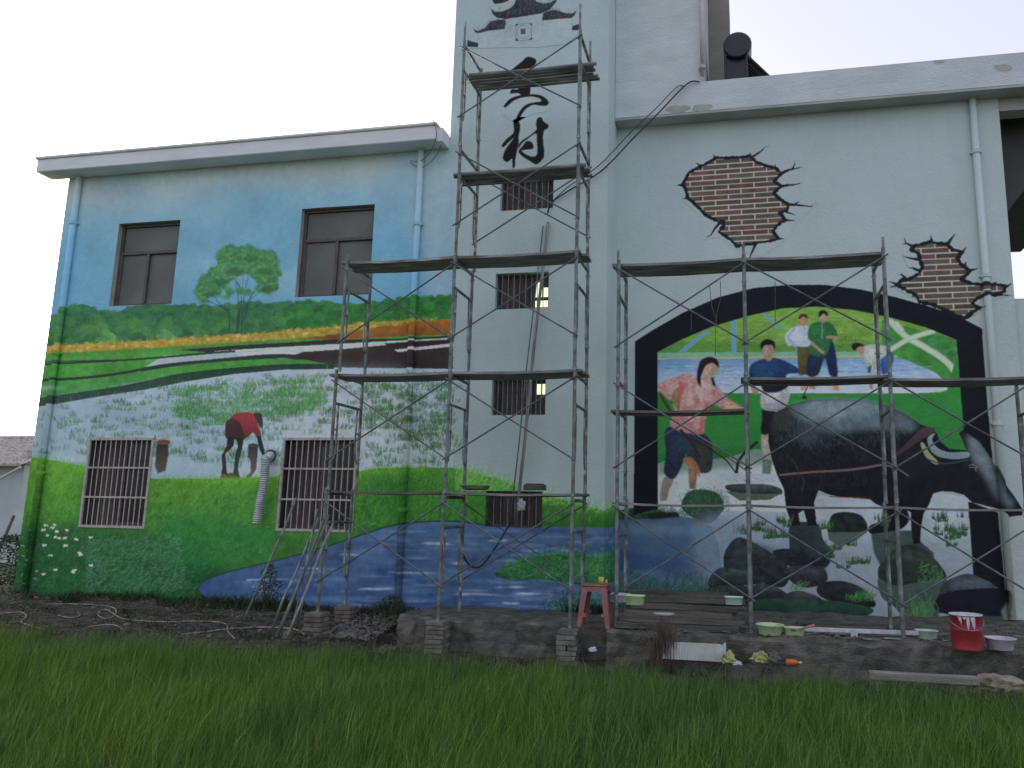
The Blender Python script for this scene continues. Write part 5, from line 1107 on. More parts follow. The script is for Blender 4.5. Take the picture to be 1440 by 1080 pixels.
basin(1117, 893, .10, .115, .085, M_LIME, 'small lime green tub beside the basin of brushes', 'tub', M_DIRTY, True, 'tub', .86)
basin(1303, 897, .10, .115, .085, M_MINT, 'pale green tub between the right scaffold leg and the red can', 'tub', M_LIME, True, 'tub', .86)
basin(1407, 913, .10, .145, .115, M_PINK, 'white and pink basin right of the red paint can', 'basin', M_WHT)
basin(708, 695, 1.68, .10, .085, M_BLUEB, 'pale blue basin on the lowest scaffold deck', 'basin', M_WHT)
def can():
    x, y = GP(1361, 913, .10); z = .10; t = thing('paint_can', 'big red paint can with white drips beside the pink basin', 'paint can', (x, y, z)); r = .155; h = .345
    q = MB(); q.lathe([(.001, 0), (r*.95, 0), (r*.97, .01), (r*.955, .02), (r*.985, h*.55), (r*1.0, h*.56), (r*.985, h*.58), (r, h*.97), (r*1.03, h*.98), (r*1.03, h)], (x, y, z), 32); q.build('can_body', M_RED, t, True)
    q = MB(); q.lathe([(r*1.03, h), (r*1.035, h-.012), (r*1.03, h+.004), (r*.96, h+.003), (r*.96, h-.10)], (x, y, z), 32); q.build('rim', M_WHT, t, True)
    q = MB(); q.lathe([(.001, h-.09), (r*.96, h-.09)], (x, y, z), 24); q.build('paint', M_WHT, t)
    q = MB(); q.tube([(x-r*1.03, y, z+h*.88)]+[(x-r*1.06*math.cos(a), y-r*1.12*math.sin(a), z+h*.88-.10*math.sin(a)) for a in np.linspace(.15, math.pi-.15, 14)]+[(x+r*1.03, y, z+h*.88)], .004, 6); q.build('handle', M_BARD, t)
    q = MB(); r_ = random.Random(4)
    for i in range(16):
        a = -math.pi/2+r_.uniform(-.9, .35); L = r_.uniform(.03, .17)*(1.2-abs(a+math.pi/2)); w_ = r_.uniform(.035, .09); rr = r*1.012
        p = [(x+rr*math.cos(b), y+rr*math.sin(b)) for b in (a-w_, a, a+w_)]; top = z+h-.004; b0 = len(q.v)
        q.v += [(*p[0], top), (*p[1], top), (*p[2], top), (*p[2], top-L*.6), (*p[1], top-L), (*p[0], top-L*.55)]; q.f += [(b0, b0+5, b0+4, b0+1), (b0+1, b0+4, b0+3, b0+2)]
    q.build('paint_drips', M_WHT, t)
can()
# straight edge, brush, cloth and scraps on the ledge
x0_, y0_ = GP(1130, 888, .13); x1_, y1_ = GP(1292, 894, .13)
q = MB(); ang = math.atan2(y1_-y0_, x1_-x0_); L = math.hypot(x1_-x0_, y1_-y0_); Mx = Matrix.Translation((x0_, y0_, .135)) @ Matrix.Rotation(ang, 4, 'Z')
t = thing('spirit_level', 'long white aluminium straight edge lying on the ledge behind the tubs', 'straight edge', (x0_, y0_, .13)); q.box(0, L, -.02, .02, 0, .045, Mx); q.build('rail', M_WHT, t, bevel=.003)
q = MB(); q.box(L*.41, L*.47, -.026, -.021, -.055, .03, Mx); q.build('clip', M_WHT, t)
def rodthing(name, label, cat, pts, r, m, group=None, n=8):
    q = MB(); q.tube(pts, r, n); return tag(q.build(name, m, None, True), label, cat, group)
xb, yb = GP(1119, 886, .19); t = thing('paint_brush', 'paint brush with a pink handle laid over the small lime tub', 'brush', (xb, yb, .19))
q = MB(); q.tube([(xb, yb, .19), (xb+.12, yb, .225), (xb+.2, yb, .25)], .014, 8, radii=[.009, .012, .016]); q.build('handle', mat('pink_handle', (.55, .18, .17), (.4, .12, .12), 5, .5), t); q = MB(); q.box(xb-.05, xb, yb-.018, yb+.018, .175, .195); q.build('bristles', M_DIRTY, t)
for i, (px_, py_, L, an, lb) in enumerate(((1190, 882, .9, .12, 'dark timber lying behind the white straight edge'), (1230, 878, .8, -.16, 'thin dark lath slanting towards the right scaffold leg'), (1150, 877, .5, .05, 'short dark board behind the lime tubs'))):
    x, y = GP(px_, py_, .12); q = MB(); q.box(-L/2, L/2, -.05, .05, 0, .035, Matrix.Translation((x, y, .10)) @ Matrix.Rotation(an, 4, 'Z')); tag(q.build('board', M_PLANKD, None, bevel=.004), lb, 'board', 'loose boards on the ledge')
def ribbed(px0, px1, pyt, pyb, Y, label):
    a = P(px0, pyt, Y); b = P(px1, pyb, Y); q = MB(); n = 46
    for i in range(n+1):
        x = a.x+(b.x-a.x)*i/n; o_ = -.012 if i % 2 else 0; j = .03*math.sin(i*.5) if i > n-4 else 0
        q.v += [(x, Y+o_, b.z), (x, Y+o_+.05, a.z-j), (x, Y+o_+.03, b.z), (x, Y+o_+.08, a.z-j)]
    for i in range(n):
        k = i*4; q.f += [(k, k+4, k+5, k+1), (k+3, k+7, k+6, k+2), (k+1, k+5, k+7, k+3), (k+2, k+6, k+4, k)]
    q.f += [(0, 1, 3, 2), (n*4+2, n*4+3, n*4+1, n*4)]
    tag(q.build('foam_board', M_FOAM), label, 'foam board')
ribbed(931, 1021, 903, 931, -2.03, 'pale ribbed foam board leaning against the face of the ledge')
def crumple(name, label, cat, c, s, m, seed, rr=.35):
    bm = bmesh.new(); bmesh.ops.create_icosphere(bm, subdivisions=3, radius=1); r_ = random.Random(seed); ph = [r_.uniform(0, 6) for _ in range(8)]
    for v in bm.verts:
        p = v.co; f = 1+rr*math.sin(5*p.x+ph[0])*math.cos(4*p.y+ph[1])+rr*.6*math.sin(9*p.z+ph[2]+4*p.x)+r_.uniform(-.12, .12); v.co = Vector((p.x*s[0]*f, p.y*s[1]*f, max(p.z, -.4)*s[2]*f))
    me = bpy.data.meshes.new(name); bm.to_mesh(me); bm.free(); me.materials.append(m); o = bpy.data.objects.new(name, me); COL.objects.link(o); o.location = c; return tag(o, label, cat)
M_WRAP = mat('yellow_wrapper', (.45, .44, .16), (.22, .24, .12), 12, .4, .3, 40, c3=(.6, .6, .5))
pa = P(1024, 927, -2.12); crumple('wrapper', 'crumpled yellow wrapper at the torn end of the foam board', 'wrapper', pa, (.07, .05, .07), M_WRAP, 1)
pa = P(1069, 927, -2.12); crumple('wrapper', 'crumpled yellow wrapper lying at the ledge left of the orange bottle', 'wrapper', pa, (.085, .05, .065), M_WRAP, 5)
pa = P(1087, 926, -2.08); crumple('wrapper', 'grey crumpled wrapper next to the yellow one', 'wrapper', pa, (.07, .05, .07), M_STONE, 7)
pa = P(1037, 933, -2.14); crumple('paper_scrap', 'small white paper scrap below the foam board', 'scrap', pa, (.045, .03, .025), M_WHT, 8)
pa = P(834, 914, -1.95); crumple('paper_scrap', 'white paper scrap on the soil in front of the stool', 'scrap', pa, (.04, .03, .03), M_WHT, 12)
pa = P(1112, 931, -2.12); t = thing('drink_bottle', 'orange drink bottle lying at the foot of the ledge', 'bottle', pa)
q = MB(); q.tube([pa+Vector(v) for v in ((-.05, 0, 0), (-.045, 0, 0), (.04, -.01, 0), (.07, -.012, 0), (.085, -.014, 0))], .03, 12, radii=[.028, .032, .032, .018, .013]); q.build('bottle_body', M_ORG, t, True)
q = MB(); q.tube([pa+Vector((.085, -.014, 0)), pa+Vector((.11, -.016, 0))], .015, 10); q.build('cap', M_WHT, t)
pa = P(1222, 949, -2.3); pb = P(1372, 951, -2.25); q = MB(); q.box(0, pb.x-pa.x, -.09, .02, -.03, .045, Matrix.Translation(pa)); tag(q.build('board', mat('bleached_board', (.34, .33, .28), (.18, .17, .15), 5, .9, .5, 30, stretch=(.4, 3, 3)), None, bevel=.006), 'pale bleached board lying at the edge of the rice below the red can', 'board', 'loose boards on the ledge')
pa = P(1404, 963, -2.3); crumple('straw_sack', 'torn straw coloured sack at the field edge under the pink basin', 'sack', pa, (.24, .12, .10), M_SACK, 3, .22)
pc = P(668, 690, -1.15); t = thing('tray', 'shallow tray of dried paint scraps on the lowest scaffold deck', 'tray', pc)
q = MB(); q.lathe([(.001, 0), (.17, 0), (.2, .045), (.19, .045), (.165, .008), (.001, .008)], (pc.x, -1.15, 1.682), 20, 1, .7); q.build('tray_body', M_STONE, t)
crumple('scraps', None, None, (pc.x, -1.15, 1.70), (.13, .09, .04), M_PLANKD, 6).parent = t; bpy.data.objects['scraps'].location = (0, 0, .03) if abs(pc.z-1.68) < .1 else (0, 0, 1.70-pc.z)
pc = P(752, 690, -1.0); q = MB(); q.box(pc.x-.13, pc.x+.13, -1.1, -.9, 1.682, 1.75); q.box(pc.x-.11, pc.x+.11, -1.08, -.92, 1.75, 1.765); tag(q.build('crate', M_GREY, None, bevel=.006), 'low dark box on the deck in front of the lowest tower window', 'box')

# long poles
def leanpole(a, b, ya, yb, r, m, label, seed, cat='pole', group='poles leaning on the scaffold', name='pole'):
    p0 = P(*a, ya); p1 = P(*b, yb); r_ = random.Random(seed); pts = [p0.lerp(p1, t)+Vector((r_.uniform(-.01, .01), r_.uniform(-.01, .01), 0)) for t in (0, .25, .5, .75, 1)]
    return rodthing(name, label, cat, pts, r, m, group)
leanpole((345, 868), (418, 700), -2.0, -1.62, .016, M_STEEL2, 'leftmost grey pole leaning across the barred window', 1)
leanpole((382, 884), (448, 728), -2.1, -1.56, .016, M_STEEL, 'greenish pole, left one of the bundle leaning at the left scaffold leg', 2)
leanpole((396, 884), (456, 730), -2.2, -1.6, .013, M_BRACE, 'dark thin pole in the middle of the leaning bundle', 3)
leanpole((390, 895), (462, 724), -2.2, -1.54, .020, M_STEEL2, 'thick rusty pole of the leaning bundle', 4)
leanpole((404, 893), (468, 735), -2.3, -1.57, .014, M_BAMB, 'pale rightmost pole of the leaning bundle', 5)
leanpole((418, 880), (452, 742), -2.0, -1.62, .010, M_BRACE, 'short thin rod standing behind the leaning bundle', 6)
leanpole((410, 890), (447, 716), -2.1, -1.60, .010, M_STEEL, 'thin green rod crossing the leaning bundle', 7)
pq = P(404, 892, -2.25); q = MB(); q.box(pq.x-.035, pq.x+.035, -2.29, -2.2, pq.z-.05, pq.z+.03); tag(q.build('brick_fragment', M_BRICK, None, bevel=.006), 'small pink brick fragment at the foot of the leaning poles', 'brick')
leanpole((771, 312), (724, 742), -.05, -.30, .024, M_BAMB, 'long pale pole leaning on the tower wall past the small windows', 8, group='poles against the tower')
leanpole((764, 318), (716, 742), -.05, -.34, .010, M_BRACE, 'thin dark rod beside the long pale pole on the tower wall', 9, group='poles against the tower')
pa = P(733, 712, -.38); crumple('rag', 'pale rag tied round the long pole at the lowest tower window', 'rag', pa, (.05, .04, .11), M_WHT, 4, .3)
# hoses and wires
def wire(label, pts, r, m, cat='cable', name='cable', group=None):
    return rodthing(name, label, cat, smooth([tuple(p) for p in pts], 6, False), r, m, group, 6)
def smooth3(pts, k=6):
    p = np.array([tuple(v) for v in pts], float); n = len(p); out = []
    for i in range(n-1):
        a, b, c, d = p[max(i-1, 0)], p[i], p[i+1], p[min(i+2, n-1)]
        for j in range(k):
            t = j/k; out.append(.5*((2*b)+(-a+c)*t+(2*a-5*b+4*c-d)*t*t+(-a+3*b-3*c+d)*t**3))
    out.append(p[-1]); return out
def wire(label, pts, r, m, cat='cable', name='cable', group=None): return rodthing(name, label, cat, smooth3(pts), r, m, group, 6)
wire('thick black cable slanting from the parapet corner down across the tower', [P(984, 115, .56), P(966, 118, .55), P(925, 160, .4), P(890, 195, .2), P(862, 225, 0), P(838, 246, -.06), P(800, 268, -.06), P(776, 285, -.05), P(770, 300, -.03)], .011, M_BLACKP)
wire('thin upper cable running beside the thick one to the tower', [P(962, 122, .56), P(952, 122, .55), P(925, 150, .4), P(890, 183, .2), P(862, 213, 0), P(838, 236, -.06), P(800, 262, -.06), P(776, 284, -.05)], .007, M_BLACKP)
wire('loose wire loop hanging from the end of the left eave', [P(609, 168, -.40), P(614, 190, -.38), P(606, 212, -.2), P(592, 226, -.1), P(577, 226, -.05)], .006, M_BRACE)
wire('second wire loop hanging lower under the left eave', [P(622, 198, -.2), P(616, 215, -.15), P(603, 230, -.1), P(590, 236, -.08), P(577, 228, -.05)], .006, M_BRACE)
wire('dark hose sagging from the lowest tower window behind the scaffold', [P(722, 728, -.4), P(700, 765, -.5), P(684, 788, -.6), P(672, 798, -.65), P(660, 794, -.7), P(650, 776, -.74), P(649, 750, -.76)], .013, M_BLACKP, 'hose', 'hose')
for lb, pts in (('string hanging under the left brace above the arch', [(972, 440), (972, 466)]), ('forked string hanging above the woman in the painting, left branch', [(998, 402), (1001, 430), (1007, 448)]), ('forked string hanging above the woman in the painting, long branch', [(1013, 395), (1013, 420), (1007, 448), (1006, 500)]), ('string hanging right of the middle scaffold leg', [(1090, 396), (1090, 452)])):
    wire(lb, [P(x, y, YF-.05) for x, y in pts], .0045, M_DRY, 'string', 'string', 'strings hanging from the scaffold')
zh = lambda p, z=-.12: [Vector((*GP(q[0], q[1], z), z)) for q in p]
hz = lambda pts: [(x/2.182, 780+y/2.182) for x, y in pts]
def gh(p):
    out = []
    for x, y in hz(p):
        a = (x-CX)/F; b = (y-CY)/F; d = [CM[0][i]*a+CM[1][i]*b+CM[2][i] for i in range(3)]; t = 8.0
        while t*d[1]+CAMY < -.25 and CAMZ+d[2]*t > gz(d[0]*t, CAMY+d[1]*t): t += .01
        X, Y_ = d[0]*t, CAMY+d[1]*t; out.append(Vector((X, Y_, gz(X, Y_)+.015)))
    return out
wire('pale hose end curling at the far left of the soil', gh([(0, 183), (30, 183), (62, 180), (80, 192), (65, 210), (95, 222), (125, 232)]), .009, M_ROPE, 'hose', 'hose')
wire('long pale hose with a loop running along the soil below the mural', gh([(150, 155), (220, 155), (300, 158), (350, 168), (352, 190), (320, 200), (300, 185), (325, 172), (370, 198), (430, 207), (520, 210), (610, 208), (688, 215), (700, 240), (720, 262)]), .009, M_ROPE, 'hose', 'hose')
wire('pale hose lying at the foot of the leaning poles', gh([(560, 248), (620, 242), (700, 232), (800, 227), (900, 232), (935, 250)]), .010, M_ROPE, 'hose', 'hose')
wire('short pale hose curve near the left field edge', gh([(180, 190), (215, 197), (245, 190), (240, 182)]), .010, M_ROPE, 'hose', 'hose')
wire('pale twig like hose bent at the field edge', gh([(270, 226), (310, 220), (350, 220), (375, 232)]), .009, M_ROPE, 'hose', 'hose')
# corrugated duct out of the wall
def duct():
    path = smooth3([P(379, 642, .02), P(379, 642, -.10), P(374, 650, -.16), P(371, 680, -.16), P(366, 705, -.15), P(361, 735, -.14)], 16); n = len(path)
    path2 = []; rad = []
    pp = np.array(path); seg = np.r_[0, np.cumsum(np.linalg.norm(np.diff(pp, axis=0), axis=1))]; m = 76
    for i in range(m):
        s = seg[-1]*i/(m-1); path2.append(Vector([np.interp(s, seg, pp[:, k]) for k in range(3)])); rad.append(.057+.014*(i % 2))
    t = thing('exhaust_duct', 'white corrugated exhaust duct hanging from a hole beside the painted farmer', 'duct', path2[3]); q = MB(); q.tube(path2, .06, 16, False, rad); q.build('duct_hose', M_DUCT, t)
    c = P(381, 641, 0); q = MB(); v0 = len(q.v)
    for r_ in (.068, .10):
        for k in range(20): a = 2*math.pi*k/20; q.v.append((c.x+r_*math.cos(a), -.012, c.z+r_*math.sin(a)))
    for k in range(20): q.f.append((k, (k+1) % 20, 20+(k+1) % 20, 20+k))
    q.build('collar', M_GREY, t)
duct()

# solar water heater on the roof
def heater():
    c = P(1037, 62, 2.5); x, z = c.x, c.z; t = thing('solar_water_heater', 'black solar water heater with tank and tubes on the right roof', 'water heater', (x, 2.5, 7.8)); r = .255
    q = MB(); q.tube([(x, 2.5, z), (x, 2.52, z), (x, 4.3, z), (x, 4.32, z)], r, 32, radii=[r*.93, r, r, r*.93]); q.build('tank', M_BLACK, t)
    q = MB()
    q = MB(); q.lathe([(.001, 0), (.03, 0)], (x, 2.49, z), 8)
    for k in range(14):
        y = 2.62+k*.118; q = MB(); q.tube([(x+.12, y, z-.2), (x+1.25, y, z-1.55)], .029, 8); q.build('tube', M_HEAT, t)
    for y in (2.54, 4.28):
        q = MB(); q.box(x-.25, x-.21, y, y+.03, 7.79, z-.08); q.box(x+.14, x+.18, y, y+.03, 7.79, z-.2); q.tube([(x+.15, y+.02, z-.19), (x+1.33, y+.02, z-1.6), (x+1.33, y+.02, 7.79)], .025, 6); q.tube([(x-.22, y+.02, z-.9), (x+.6, y+.02, z-.9)], .018, 6); q.build('support_frame', M_BLACK, t)
    q = MB(); q.v += [(x-.22, 2.6, 7.8), (x+.16, 2.6, 7.8), (x+.16, 2.6, z-.2), (x-.2, 2.6, z-.16), (x-.22, 4.25, 7.8), (x+.16, 4.25, 7.8), (x+.16, 4.25, z-.2), (x-.2, 4.25, z-.16)]; q.f += [(0, 1, 2, 3), (7, 6, 5, 4), (0, 3, 7, 4), (1, 5, 6, 2), (3, 2, 6, 7), (4, 5, 1, 0)]; q.build('reflector', M_BLACK, t)
heater()

# neighbour's house, brick edging and shrub at the far left
H = thing('house', "neighbour's low white house with a tiled roof at the far left", 'house', (-27, 14, 0))
q = MB(); q.box(-40, -24.25, 12.2, 18, -.7, 2.75); q.build('wall', mat('white_render', (.55, .60, .60), (.45, .5, .5), 1.2, .9, .2), H)
roof_o = MB(); nr, nc = 9, 60
for i in range(nr):
    for j in range(nc):
        x0, x1 = -40+16.1*j/nc, -40+16.1*(j+1)/nc; y0, y1 = 11.7+2.9*i/nr, 11.7+2.9*(i+1.12)/nr; z0 = 2.68+1.15*i/nr; z1 = 2.68+1.15*(i+1.12)/nr; zz = .05
        xm = (x0+x1)/2; b = len(roof_o.v)
        roof_o.v += [(x0, y0, z0), (xm, y0, z0+.07), (x1, y0, z0), (x0, y1, z1-.03), (xm, y1, z1+.03), (x1, y1, z1-.03), (x0, y0, z0-.05), (x1, y0, z0-.05)]
        roof_o.f += [(b, b+1, b+4, b+3), (b+1, b+2, b+5, b+4), (b+6, b+7, b+2, b+1, b)]
o = roof_o.build('roof_tiles', M_TILE, H); o['kind'] = 'stuff'
q = MB(); q.quad((-40, 14.6, 3.78), (-23.9, 14.6, 3.78), (-23.9, 18.4, 2.6), (-40, 18.4, 2.6)); q.tube([(-40, 14.6, 3.84), (-23.85, 14.6, 3.84)], .10, 8); q.box(-24.26, -24.2, 12.2, 18, 2.7, 3.2); q.build('ridge', M_TILE, H)
q = MB(); q.tube([P(-30, 690, 6), P(29, 657, 6)], .03, 6); tag(q.build('brace_pole', M_PVC, None), 'pale pole slanting in front of the neighbour house', 'pole')
q = MB(); q.tube([P(-8, 790, 5), P(20, 724, 5)], .035, 6); tag(q.build('brace_pole', M_BRACE, None), 'dark pole slanting beside the left corner of the building', 'pole')
tred = thing('brick_edging', 'red brick edging at the left corner of the building', 'bricks', (-12.2, -.2, -.1))
for k in range(6):
    q = MB(); q.box(-13.4+k*.28, -13.15+k*.28, -.35+.02*(k % 2), -.1, -.12, .02+.01*(k % 3)); q.build('brick', mat('red_brick', (.38, .12, .08), (.25, .09, .07), 6, .9, .5) if k == 0 else bpy.data.materials['red_brick'], tred)

# ------------------------------------------------------------------ plants
def blade_mesh(name, X, Y, Z, Lh, Wd, lean, az, m, seg=3, kind='stuff'):
    """many bent blades as one mesh"""
    n = len(X); t = np.linspace(0, 1, seg+1)[None, :]
    dx = np.cos(az)[:, None]; dy = np.sin(az)[:, None]
    hh = Lh[:, None]*t*(1-.18*lean[:, None]*t); off = Lh[:, None]*lean[:, None]*t**2*.75
    cx = X[:, None]+dx*off; cy = Y[:, None]+dy*off; cz = Z[:, None]+hh
    fa = rng.random(n)*math.pi; wx = np.cos(fa)[:, None]*Wd[:, None]*(1-t**1.6)*.5; wy = np.sin(fa)[:, None]*Wd[:, None]*(1-t**1.6)*.5*.6
    Lf = np.stack([cx-wx, cy-wy, cz], -1); Rt = np.stack([cx+wx, cy+wy, cz], -1)
    V = np.concatenate([Lf[:, :seg], Rt[:, :seg], Lf[:, seg:seg+1]], 1).reshape(-1, 3).astype(np.float32); per = 2*seg+1
    base = (np.arange(n)*per)[:, None]; quads = []
    for i in range(seg-1): quads.append(base+np.array([[i, seg+i, seg+i+1, i+1]]))
    Q = np.stack(quads, 1).reshape(-1, 4); T = (base+np.array([[seg-1, 2*seg-1, 2*seg]]))
    me = bpy.data.meshes.new(name); me.vertices.add(len(V)); me.vertices.foreach_set('co', V.ravel())
    nl = Q.size+T.size; me.loops.add(nl); me.loops.foreach_set('vertex_index', np.concatenate([Q.ravel(), T.ravel()]).astype(np.int32))
    st = np.concatenate([np.arange(len(Q))*4, Q.size+np.arange(len(T))*3]).astype(np.int32); me.polygons.add(len(st)); me.polygons.foreach_set('loop_start', st)
    me.update(calc_edges=True); me.validate(); me.materials.append(m)
    return tag(link_mesh(name, me), kind=kind)
def grassmat(name, cols, patch):
    m, t, n, b = nodes(name); b.inputs['Roughness'].default_value = .6
    g = n.new('ShaderNodeNewGeometry'); rp = n.new('ShaderNodeValToRGB'); rp.color_ramp.elements[0].color = (*cols[0], 1); rp.color_ramp.elements[1].color = (*cols[-1], 1)
    for i, c in enumerate(cols[1:-1]): e = rp.color_ramp.elements.new((i+1)/(len(cols)-1)); e.color = (*c, 1)
    rp.color_ramp.interpolation = 'CONSTANT'
    t.links.new(g.outputs['Random Per Island'], rp.inputs[0])
    tc = n.new('ShaderNodeTexCoord'); nz = n.new('ShaderNodeTexNoise'); nz.inputs['Scale'].default_value = .55; nz.inputs['Detail'].default_value = 3; t.links.new(tc.outputs['Object'], nz.inputs['Vector'])
    r2 = n.new('ShaderNodeValToRGB'); r2.color_ramp.elements[0].position = .35; r2.color_ramp.elements[1].position = .65; r2.color_ramp.elements[0].color = (*patch[0], 1); r2.color_ramp.elements[1].color = (*patch[1], 1); t.links.new(nz.outputs[0], r2.inputs[0])
    mx = n.new('ShaderNodeMixRGB'); mx.blend_type = 'MULTIPLY'; mx.inputs[0].default_value = 1; t.links.new(rp.outputs[0], mx.inputs[1]); t.links.new(r2.outputs[0], mx.inputs[2]); t.links.new(mx.outputs[0], b.inputs['Base Color'])
    tr = n.new('ShaderNodeBsdfTranslucent'); t.links.new(mx.outputs[0], tr.inputs[0]); ms = n.new('ShaderNodeMixShader'); ms.inputs[0].default_value = .3
    t.links.new(b.outputs[0], ms.inputs[1]); t.links.new(tr.outputs[0], ms.inputs[2]); t.links.new(ms.outputs[0], n['Material Output'].inputs[0])
    return m
M_RICE = grassmat('rice_leaf', [(.045, .115, .016), (.085, .19, .026), (.062, .15, .022), (.13, .27, .036), (.075, .17, .025), (.22, .34, .07), (.26, .29, .10)], ((.85, .95, 1.0), (1.32, 1.2, .9)))
def edge_y(x): return -2.05-.09*(x+6.5)-(.0 if x < -1.6 else .0)
n = 250000
yy = -1.92-8.6*rng.random(n)**1.15; xx = -15+23*rng.random(n)
ek = yy < -2.06-.035*(xx+6.5)+.06*np.sin(xx*3.1)+.05*np.sin(xx*11)
depth = yy-CAMY; fr = (xx > -1.0*np.maximum(depth, .5)-1.6) & (xx < .62*np.maximum(depth, .5)+1.6)
sel = ek & (fr | (rng.random(n) < .25)) & (depth > .6); xx, yy = xx[sel], yy[sel]; n = len(xx)
hn = .5+.5*np.sin(xx*1.7+1.3*np.sin(yy*1.1))*np.sin(yy*1.9+xx*.7); L = (.34+.17*rng.random(n))*(.80+.24*hn+.16*np.sin(xx*6.3+2*np.sin(yy*4.1))*np.sin(yy*5.7+xx))
blade_mesh('rice_plants', xx, yy, np.full(n, -.57), L+.03, .0055+.0065*rng.random(n)**1.5, .12+.62*rng.random(n)**1.5, rng.normal(.3, 1.3, n), M_RICE)
bpy.data.objects['rice_plants']['label'] = 'dense young rice plants filling the field'
# weeds
def weeds(name, spots, dens, h, label):
    X = []; Yy = []; Z = []; Ls = []
    for x, y, r, k in spots:
        m = int(dens*k); a = rng.random(m)*6.28; rr = r*np.sqrt(rng.random(m)); X += list(x+rr*np.cos(a)); Yy += list(y+rr*.6*np.sin(a)); Z += [gz(x, y)-.01 if not (x > -4.3 and y > -1.8) else .08]*m; Ls += list(h*k**.5*(.4+.6*rng.random(m)))
    X, Yy, Z, Ls = map(np.array, (X, Yy, Z, Ls)); o = blade_mesh(name, X, Yy, Z, Ls, .012+.012*rng.random(len(X)), .3+.8*rng.random(len(X)), rng.random(len(X))*6.28, M_WEED); o['label'] = label
M_WEED = grassmat('weed_blade', [(.02, .045, .015), (.04, .075, .022), (.03, .055, .02), (.07, .075, .035)], ((.8, .8, .8), (1.1, 1.1, 1)))
sp = [(rnd.uniform(-11.6, -4.6), rnd.uniform(-.6, -.12), rnd.uniform(.12, .35), rnd.uniform(.2, .8)) for _ in range(60)]+[(-6.95, -.5, .3, 1.6), (-6.5, -.45, .25, 1.8), (-7.3, -.4, .3, 1.3), (-4.75, -.6, .35, 1.6), (-5.1, -.5, .3, 1.2), (-4.6, -1.0, .25, 1.0), (-2.3, -.3, .2, .9), (-2.0, -.35, .15, 1.0), (-2.15, -.2, .1, .7)]+[(rnd.uniform(-11.5, -4.6), rnd.uniform(-2.1, -.7), rnd.uniform(.1, .25), rnd.uniform(.08, .3)) for _ in range(110)]
weeds('weeds', sp, 90, .22, 'ragged weeds growing along the foot of the painted wall')
weeds('weeds', [(x, -1.98-.05*math.sin(x*3), .1, rnd.uniform(.15, .5)) for x in np.arange(-4.2, 5, .28)], 50, .20, 'sparse weeds at the foot of the ledge')
def shrub(name, label, c, s, nl, leaf, col, stems=5, cat='shrub'):
    t = thing(name, label, cat, c); r_ = random.Random(hash(label) % 1000 if False else int(c[0]*100) % 997); q = MB()
    for i in range(stems):
        a = r_.uniform(0, 6.28); q.tube([c, (c[0]+.3*s[0]*math.cos(a), c[1]+.3*s[1]*math.sin(a), c[2]+s[2]*.5), (c[0]+.6*s[0]*math.cos(a), c[1]+.6*s[1]*math.sin(a), c[2]+s[2]*r_.uniform(.8, 1.1))], .012, 5, radii=[.014, .009, .004])
    q.build('stems', M_DRY, t); q = MB()
    for i in range(nl):
        a = r_.uniform(0, 6.28); rr = math.sqrt(r_.random()); zz = r_.random(); k = math.sin(math.pi*(.15+.8*zz)); p = Vector((c[0]+s[0]*rr*k*math.cos(a), c[1]+s[1]*rr*k*math.sin(a), c[2]+s[2]*(.05+zz)))
        u = Vector((r_.gauss(0, 1), r_.gauss(0, 1), r_.gauss(0, .6))).normalized(); v_ = u.cross(Vector((r_.gauss(0, 1), r_.gauss(0, 1), 1))).normalized(); l = leaf*r_.uniform(.6, 1.3)
        b = len(q.v); q.v += [tuple(p), tuple(p+u*l*.5+v_*l*.22), tuple(p+u*l), tuple(p+u*l*.5-v_*l*.22)]; q.f.append((b, b+1, b+2, b+3))
    q.build('foliage', col, t); return t
shrub('shrub', 'dark leafy shrub at the far left corner by the neighbour house', (-13.4, 1.6, -.3), (1.0, .6, 1.05), 2600, .07, M_LEAF)
shrub('shrub', 'low dark green shrub growing by the left corner of the mural', (-12.0, .6, -.1), (.45, .3, .75), 900, .06, M_LEAF)
shrub('shrub', 'small dark leafy weed bush behind the leaning poles', (-6.75, -.5, -.05), (.22, .18, .62), 600, .045, M_LEAF)
shrub('shrub', 'low green bush right of the leftmost scaffold leg', (-4.8, -.6, -.08), (.3, .2, .3), 420, .05, M_LEAF)
# dry bundle with a bowl on top at the ledge
pa = P(932, 928, -2.02); t = thing('brush_bundle', 'bundle of dry twigs standing at the ledge left of the foam board', 'bundle', pa); q = MB()
for i in range(130):
    a = rnd.uniform(0, 6.28); r_ = rnd.random()*.15; x, y = pa.x+r_*math.cos(a), -2.0+r_*.6*math.sin(a); q.tube([(x, y, pa.z-.1), (x+rnd.gauss(0, .05), y+rnd.uniform(-.04, .03), pa.z+rnd.uniform(.2, .46))], .0032, 4)
q.build('twigs', M_DRY, t)
pb = P(930, 872, -2.0); q = MB(); q.lathe([(.001, 0), (.05, .0), (.12, .03), (.115, .035), (.05, .008), (.001, .008)], (pb.x+.03, -2.0, pa.z+.46), 20, 1, .7); tag(q.build('plate', M_WHT, None, True), 'pale shallow dish lying on the bundle of dry twigs', 'dish')

